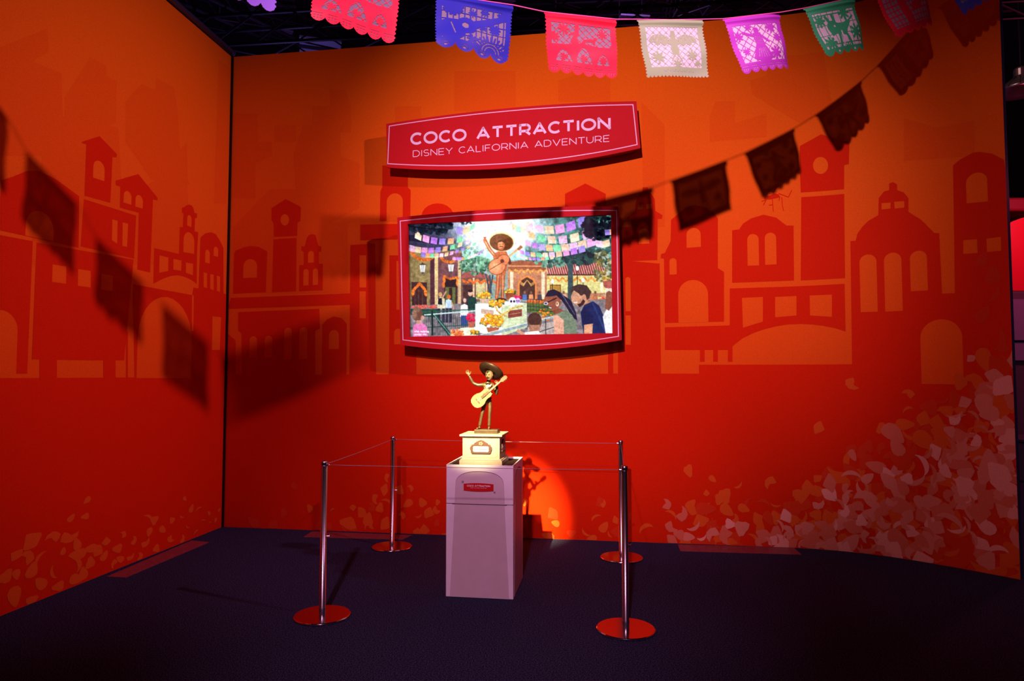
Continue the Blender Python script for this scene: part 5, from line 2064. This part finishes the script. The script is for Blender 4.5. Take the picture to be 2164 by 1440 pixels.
def d_dancer():          # purple: dancer in a wide skirt
    c = Cut()
    c.edges(17, 6, .018, .075)
    win = c.rect(.09, .15, .91, .82)
    keep = c.grid(.13, .05, .9)
    keep |= c.poly([(.42, .50), (.56, .50), (.66, .78), (.58, .82), (.40, .82), (.28, .76)])
    keep |= c.poly([(.42, .30), (.56, .30), (.58, .52), (.42, .52)]) | c.disc(.49, .26, .045)
    keep |= c.seg((.44, .36), (.24, .28), .035) | c.seg((.56, .36), (.66, .48), .03)
    keep |= c.flower(.36, .19, .05) | c.flower(.76, .22, .08) | c.flower(.73, .70, .09) | c.flower(.16, .34, .06) | c.flower(.84, .42, .06) | c.flower(.20, .62, .05)
    c.paper &= ~(win & ~keep)
    for k in range(5):
        c.paper &= ~c.seg((.44 + k * .025, .58), (.38 + k * .05, .75), .008)
    for k in range(4):
        c.paper &= ~c.seg((.44, .36 + .04 * k), (.56, .38 + .04 * k), .007)
    lobes_text(c, 6, .93)
    return c


def d_dog():             # green: a running dog among flowers
    c = Cut()
    c.edges(15, 5, .02, .10, True)
    win = c.rect(.08, .15, .92, .86)
    keep = ((np.abs(c.u / .12 - np.round(c.u / .12)) < .05) | (np.abs(c.v / .20 - np.round(c.v / .20)) < .035))
    keep |= c.poly([(.28, .42), (.45, .36), (.60, .42), (.72, .36), (.78, .40), (.66, .54), (.60, .66), (.50, .62), (.40, .58), (.30, .64)])
    keep |= c.disc(.40, .46, .12, .13) | c.seg((.36, .36), (.30, .24), .05) | c.seg((.46, .36), (.44, .22), .05) | c.seg((.60, .62), (.66, .84), .05) | c.seg((.45, .60), (.40, .84), .05) | c.seg((.72, .40), (.86, .30), .03)
    keep |= c.flower(.70, .22, .10) | c.flower(.18, .30, .09) | c.flower(.82, .62, .11) | c.flower(.20, .76, .10) | c.flower(.56, .90, .07)
    c.paper &= ~(win & ~keep)
    c.paper &= ~(c.disc(.43, .44, .02) | c.seg((.52, .56), (.48, .80), .03) | c.disc(.30, .93, .02) | c.disc(.7, .93, .02))
    return c


def d_rows():            # red: rows of blocks and two figures
    c = Cut()
    c.edges(15, 5, .02, .09, True)
    win = c.rect(.08, .12, .92, .84)
    keep = ((np.abs(c.u / .07 - np.round(c.u / .07)) < .14) | (np.abs(c.v / .10 - np.round(c.v / .10)) < .10))
    keep |= c.poly([(.36, .20), (.46, .20), (.50, .86), (.34, .86)]) | c.disc(.41, .18, .06)
    keep |= c.poly([(.55, .50), (.74, .40), (.80, .46), (.76, .60), (.56, .62)]) | c.flower(.70, .24, .09)
    c.paper &= ~(win & ~keep)
    return c


def d_plain():           # flowers in a lattice
    c = Cut()
    c.edges(16, 6, .018, .09)
    win = c.rect(.09, .15, .91, .80)
    keep = c.grid(.11, .07, .9) | c.flower(.3, .35, .14) | c.flower(.7, .35, .14) | c.flower(.5, .62, .16)
    c.paper &= ~(win & ~keep)
    return c


def flag_material(name, col, film=False):
    m_ = bpy.data.materials.new(name)
    m_.use_nodes = True
    nt = m_.node_tree
    b_ = nt.nodes['Principled BSDF']
    b_.inputs['Base Color'].default_value = (*col, 1)
    b_.inputs['Roughness'].default_value = .5
    b_.inputs['Specular IOR Level'].default_value = .22
    out = nt.nodes['Material Output']
    tr = nt.nodes.new('ShaderNodeBsdfTranslucent')
    tr.inputs[0].default_value = (*col, 1)
    mx = nt.nodes.new('ShaderNodeMixShader')
    mx.inputs[0].default_value = .22
    nt.links.new(b_.outputs[0], mx.inputs[1])
    nt.links.new(tr.outputs[0], mx.inputs[2])
    last = mx
    if film:
        tp = nt.nodes.new('ShaderNodeBsdfTransparent')
        tp.inputs[0].default_value = (.95, .9, .93, 1)
        m2 = nt.nodes.new('ShaderNodeMixShader')
        m2.inputs[0].default_value = film
        nt.links.new(mx.outputs[0], m2.inputs[1])
        nt.links.new(tp.outputs[0], m2.inputs[2])
        last = m2
    nt.links.new(last.outputs[0], out.inputs['Surface'])
    return m_


FILM_D = flag_material('thin_film_grey', (.20, .19, .24), .14)
FILM_L = flag_material('thin_film_pale', (.80, .86, .84), .05)
FILM_M = flag_material('thin_film_rose', (.26, .25, .30), .14)


def grid_mesh(name, mask, P, material, parent):
    V = P.reshape(-1, 3)
    ii, jj = np.nonzero(mask)
    W1 = NU + 1
    q = np.stack([ii * W1 + jj, (ii + 1) * W1 + jj, (ii + 1) * W1 + jj + 1, ii * W1 + jj + 1], -1)
    used, inv = np.unique(q.ravel(), return_inverse=True)
    V = V[used]
    q = inv.reshape(-1, 4)
    me = bpy.data.meshes.new(name)
    me.vertices.add(len(V))
    me.vertices.foreach_set('co', V.ravel().astype(np.float32))
    me.loops.add(q.size)
    me.loops.foreach_set('vertex_index', q.ravel().astype(np.int32))
    me.polygons.add(len(q))
    me.polygons.foreach_set('loop_start', np.arange(0, q.size, 4, dtype=np.int32))
    me.update(calc_edges=True)
    me.polygons.foreach_set('use_smooth', np.ones(len(q), bool))
    return link(name, me, material, parent)


def banner(TL, TR, BL, BR, cut, color, film, label, wave=.02, curl=0.0, phase=0.0):
    root = empty('paper_banner', (TL + TR) / 2)
    tag(root, label, 'banner', 'paper banners on the string')
    c = cut
    u = np.linspace(0, 1, NU + 1)[None, :]
    v = np.linspace(0, 1, NVv + 1)[:, None]
    TLa, TRa, BLa, BRa = [np.array(p) for p in (TL, TR, BL, BR)]
    P = (TLa * (1 - u)[..., None] + TRa * u[..., None]) * (1 - v)[..., None] + (BLa * (1 - u)[..., None] + BRa * u[..., None]) * v[..., None]
    off = wave * (v ** .8) * np.sin(u * math.pi * 1.6 + phase) + curl * (np.clip(u - .72, 0, 1) / .28) ** 2 * (.3 + .7 * v)
    off = off + .010 * np.exp(-((v - .055) / .035) ** 2) - .006 * np.exp(-((v - .02) / .02) ** 2)
    off = off + .006 * np.sin(v * 9 + u * 3)
    P = P + off[..., None] * np.array(GN)
    P = P - np.array(root.location)
    pap = c.paper & c.sheet
    flm = c.sheet.copy()
    flm[-5:, :] = False
    flm[:, :3] = False
    flm[:, -3:] = False
    flm &= (np.roll(c.sheet, -4, 0))
    grid_mesh('paper_sheet', pap, P, flag_material('paper_' + label.split()[0], color), root)
    grid_mesh('film_backing', flm, P - .0025 * np.array(GN), film, root)
    return root


FLAGS = []
banner(P0(-1.70, 3.95), P0(-1.26, 3.87), P0(-1.72, 3.56), P0(-1.275, 3.475), d_plain(), (.30, .16, .80), FILM_D, 'violet paper banner cut off by the top of the photo, first on the string', .01)
banner(gar(665, -85), gar(850, -50), gar(655, 42), gar(835, 90), d_arches(), (.92, .020, .055), FILM_D, 'red cut paper banner with arch cutouts hanging before the dark ceiling', .022, 0, .4)
banner(gar(920, -12), gar(1085, 12), gar(919, 100), gar(1077, 133), d_guitar(), (.022, .030, .40), FILM_M, 'deep blue cut paper banner with guitar and sun cutouts', .03, 0, .2)
banner(gar(1150, 26), gar(1302, 42), gar(1157, 154), gar(1307, 164), d_arches(), (.92, .020, .055), FILM_M, 'red cut paper banner with arch cutouts, whole in view between blue and pale ones', .014, 0, .8)
banner(gar(1346, 42), gar(1485, 42), gar(1366, 165), gar(1502, 161), d_bird(), (.34, .53, .25), FILM_L, 'pale grey-green cut paper banner with spread bird cutout', .016, 0, 0)
banner(gar(1527, 41), gar(1650, 27), gar(1569, 159), gar(1681, 138), d_dancer(), (.52, .05, .60), FILM_L, 'purple cut paper banner with dancer cutout', .012, -.05, .3)
banner(gar(1697, 19), gar(1808, -5), gar(1744, 124), gar(1843, 98), d_dog(), (.05, .52, .19), FILM_L, 'green cut paper banner with running dog cutout', .018, -.05, .5)
banner(gar(1842, -16), gar(1948, -62), gar(1893, 83), gar(1987, 46), d_rows(), (.80, .018, .035), FILM_M, 'red cut paper banner cut by the photo edge beside the green one', .018, -.04, .2)
banner(at_depth(1980, -70, 4.98), at_depth(2078, -122, 4.86), at_depth(2034, 34, 4.95), at_depth(2128, -24, 4.80), d_plain(), (.05, .05, .50), FILM_M, 'dark blue paper banner corner, last on the string near wall end', .0)

spts = [P0(-2.6, 4.25), P0(-1.70, 3.952), P0(-1.26, 3.872), gar(665, -86), gar(850, -51), gar(920, -13), gar(1085, 11), gar(1150, 25), gar(1302, 41), gar(1346, 41), gar(1415, 42), gar(1485, 41), gar(1527, 40), gar(1650, 26),
        gar(1697, 18), gar(1808, -6), gar(1842, -17), gar(1948, -63), at_depth(1980, -71, 4.98), at_depth(2078, -123, 4.86), at_depth(2128, -150, 4.8)]
bm = bmesh.new()
add_tube(bm, [p + GN * .001 for p in spts], .0035, 6)
tag(from_bm('banner_string', bm, mat('pink_string', (.85, .12, .35), .5), smooth=True), 'thin pink string sagging across the top with paper banners hung on it', 'string')

# ================================================================ hall: ceiling, trusses, things beyond the booth
M_CEIL = mat('ceiling_black', (.035, .030, .045), .8, noise=.6, nscale=1.5)
bm = bmesh.new()
add_box(bm, (-14, -6, 11.5), (18, 26, 11.6))
tag(from_bm('ceiling', bm, M_CEIL), 'dark high hall ceiling', kind='structure')
M_TRUSS = mat('truss_metal', (.045, .038, .05), .55, metal=.4)
M_PANEL = mat('ceiling_panel', (.34, .32, .46), .6)


def truss(a, b_, w_, bays, label):
    a, b_ = Vector(a), Vector(b_)
    root = empty('ceiling_truss', a)
    tag(root, label, 'truss', 'ceiling trusses of the hall')
    d = (b_ - a)
    L_ = d.length
    d.normalize()
    side = d.cross(Vector((0, 0, 1))).normalized() * w_ / 2
    up = Vector((0, 0, w_ / 2))
    cs = [side + up, -side + up, -side - up, side - up]
    for c_ in cs:
        bm = bmesh.new()
        add_tube(bm, [c_, c_ + d * L_], .026, 8)
        from_bm('chord', bm, M_TRUSS, root)
    proto = {}
    for k in range(bays):
        p, q = d * (L_ * k / bays), d * (L_ * (k + 1) / bays)
        for f_ in range(4):
            u, v = cs[f_], cs[(f_ + 1) % 4]
            if f_ in (0, 2) and k % 2:
                u, v = v, u
            if f_ not in proto or (k % 2):
                bm = bmesh.new()
                add_tube(bm, [u, v + d * (L_ / bays)], .012, 5)
                o = from_bm('brace', bm, M_TRUSS, root)
                o.location = p
                proto.setdefault(f_, o.data)
            else:
                o = link('brace', proto[f_], None, root)
                o.location = p
    return root


truss((-6, 9.6, 6.25), (6.5, 8.2, 6.25), .42, 20, 'dark ceiling truss just above the back wall, running along it')
truss((-4.3, 8.4, 6.6), (-2.1, 20, 9.6), .45, 18, 'dark ceiling truss running away above the wall corner')
truss((-7, 13.5, 8.3), (9, 12.2, 8.3), .5, 20, 'dark ceiling truss further back, high behind the red banner')
truss((2.6, 9, 6.9), (3.8, 20, 10.2), .45, 16, 'dark ceiling truss running away above the pale banner')
truss((-0.9, 8.8, 6.7), (0.4, 20, 9.9), .45, 16, 'dark ceiling truss running away behind the blue banner')
for (x, y, z, sx, sy, rz, lab) in ((-3.05, 10.6, 6.62, .62, .9, .3, 'violet-lit ceiling panel under the red arch banner'), (-4.7, 13.0, 8.75, .9, .7, .2, 'violet-lit ceiling panel beside the first violet banner'),
                                   (-4.1, 11.6, 7.45, .5, .35, .5, 'small violet-lit ceiling panel above the wall corner'), (2.05, 11.5, 7.55, .5, .6, .1, 'dim violet ceiling panel above the pale banner'), (-.2, 13.4, 8.9, .5, .5, .1, 'dim violet ceiling panel behind the blue banner')):
    r = empty('ceiling_panel', (x, y, z), rz)
    tag(r, lab, 'panel', 'ceiling panels of the hall')
    bm = bmesh.new()
    add_box(bm, (-sx / 2, -sy / 2, 0), (sx / 2, sy / 2, .03))
    from_bm('board', bm, M_PANEL, r)
    for k in (-.25, .1):
        bm = bmesh.new()
        add_box(bm, (-sx / 2 - .05, sy * k, -.04), (sx / 2 + .05, sy * k + .05, 0))
        from_bm('bar', bm, M_TRUSS, r)
    bm = bmesh.new()
    for sxx in (-1, 1):
        add_tube(bm, [(sxx * sx * .4, 0, .02), (sxx * sx * .4, 0, 11.5 - z)], .012, 6)
    from_bm('hanger_rod', bm, M_TRUSS, r)
# slim cables seen against the dark
M_CABLE = mat('cable_grey', (.30, .26, .32), .5)
for i, (p, q, lab) in enumerate((((-5.2, 9.9, 6.75), (-3.2, 9.5, 5.4), 'thin slanting cable above the wall corner'), ((-1.2, 9.6, 7.0), (5.5, 9.0, 7.35), 'thin cable rising behind the pink string'),
                                 ((.6, 9.2, 6.5), (.62, 9.2, 7.6), 'thin upright cable behind the red arch banner'), ((2.3, 9.0, 6.2), (6.0, 8.9, 6.75), 'thin cable above the pale banner'))):
    bm = bmesh.new()
    p, q = Vector(p), Vector(q)
    add_tube(bm, [p.lerp(q, k / 8) - Vector((0, 0, .12 * 4 * (k / 8) * (1 - k / 8) * (i != 2))) for k in range(9)], .008, 6)
    tag(from_bm('ceiling_cable', bm, M_CABLE, smooth=True), lab, 'cable', 'ceiling cables of the hall')

# dome pendant lamp beyond the end of the back wall
pm = empty('pendant_lamp', (10.65, 14.0, 7.42))
tag(pm, 'metal dome pendant lamp hanging in the dark hall beyond the wall end', 'lamp')
M_LAMP = mat('lamp_metal', (.62, .52, .52), .28, metal=.8)
bm = bmesh.new()
add_lathe(bm, [(.13, .34), (.16, .30), (.30, .20), (.43, .08), (.47, .0), (.455, .0), (.41, .07), (.28, .18), (.14, .27), (0, .29)], 36)
from_bm('shade', bm, M_LAMP, pm, True)
bm = bmesh.new()
add_lathe(bm, [(0, .52), (.10, .52), (.13, .48), (.13, .34), (0, .34)], 20)
from_bm('socket', bm, M_LAMP, pm)
bm = bmesh.new()
for k in range(14):
    a = k * 2 * math.pi / 14
    add_tube(bm, [(.17 * math.cos(a), .17 * math.sin(a), .305), (.455 * math.cos(a), .455 * math.sin(a), .05)], .010, 5)
tag(from_bm('ribs', bm, M_METALD, pm), kind='stuff')
bm = bmesh.new()
add_tube(bm, [(0, 0, .52), (0, 0, 4.08)], .015, 6)
from_bm('rod', bm, M_TRUSS, pm)
# leaning stage leg behind the wall end
bm = bmesh.new()
sl = empty('lighting_stand', (11.76, 14.9, 0))
tag(sl, 'dim leaning lighting stand just past the end of the back wall', 'stand')
add_tube(bm, [(0, 0, .02), (-1.42, 0, 8.6)], .06, 10)
from_bm('mast', bm, M_TRUSS, sl)
bm = bmesh.new()
add_lathe(bm, [(0, 0), (.28, 0), (.28, .03), (.05, .05), (0, .05)], 20)
from_bm('foot', bm, M_TRUSS, sl)
# red inflated canopy and the counter under it
cn = empty('red_canopy', (9.78, 12.0, 0))
tag(cn, 'glossy red bowed kiosk canopy beyond the end of the back wall', 'canopy')
M_REDC = mat('canopy_red', (.80, .010, .035), .35, spec=.5)
bm = bmesh.new()
N_ = 24
for k in range(N_):
    a0, a1 = math.pi * k / N_, math.pi * (k + 1) / N_
    pr = []
    for a, ro in ((a0, 1.9), (a1, 1.9), (a1, 1.05), (a0, 1.05)):
        pr.append((ro * math.copysign(abs(math.cos(a)) ** .5, math.cos(a)), (1.3 if ro > 1.5 else .75) * abs(math.sin(a)) ** .5))
    vs = [[bm.verts.new((x, y, z + 2.9)) for x, z in pr] for y in (-.8, .8)]
    bm.faces.new(vs[0])
    bm.faces.new(vs[1][::-1])
    bm.faces.new((vs[0][0], vs[0][1], vs[1][1], vs[1][0]))
    bm.faces.new((vs[0][2], vs[0][3], vs[1][3], vs[1][2]))
bmesh.ops.remove_doubles(bm, verts=bm.verts, dist=.001)
from_bm('arch_shell', bm, M_REDC, cn)
bm = bmesh.new()
add_box(bm, (-1.95, -.85, 4.22), (1.95, .85, 4.45), .04)
from_bm('header', bm, mat('canopy_dark', (.20, .006, .02), .5), cn)
for sx in (-1.48, 1.48):
    bm = bmesh.new()
    add_box(bm, (sx - .42, -.8, .0), (sx + .42, .8, 2.90), .03)
    from_bm('side_panel', bm, mat('kiosk_grey', (.10, .07, .10), .5), cn)
bm = bmesh.new()
add_box(bm, (-1.98, -.86, 1.75), (-.9, -.8, 2.05))
add_box(bm, (-1.9, -.9, 2.08), (-.6, -.82, 2.75))
from_bm('trim_panel', bm, mat('kiosk_violet', (.22, .20, .34), .4), cn)
ct = empty('display_counter', (8.15, 10.1, 0))
tag(ct, 'dim purple-grey display counter beyond the end of the back wall', 'counter')
bm = bmesh.new()
add_box(bm, (-.9, -.4, .0), (.9, .4, .56), .02)
from_bm('cabinet', bm, mat('counter_grey', (.16, .09, .12), .6), ct)
bm = bmesh.new()
add_box(bm, (-.94, -.44, .56), (.94, .44, .60), .01)
from_bm('worktop', bm, mat('counter_top', (.10, .07, .10), .4), ct)
# dark drape closing the hall
bm = bmesh.new()
prev = None
for k in range(161):
    x = 4.5 + k * .08
    y = 17.2 + .09 * math.sin(k * 1.1)
    cur = [bm.verts.new((x, y, 0.01)), bm.verts.new((x, y, 9.5))]
    if prev:
        bm.faces.new((prev[0], cur[0], cur[1], prev[1]))
    prev = cur
dr = from_bm('hall_drape', bm, mat('drape_black', (.010, .009, .012), .9), smooth=True)
tag(dr, 'black pleated drape closing the dark hall behind', 'drape')
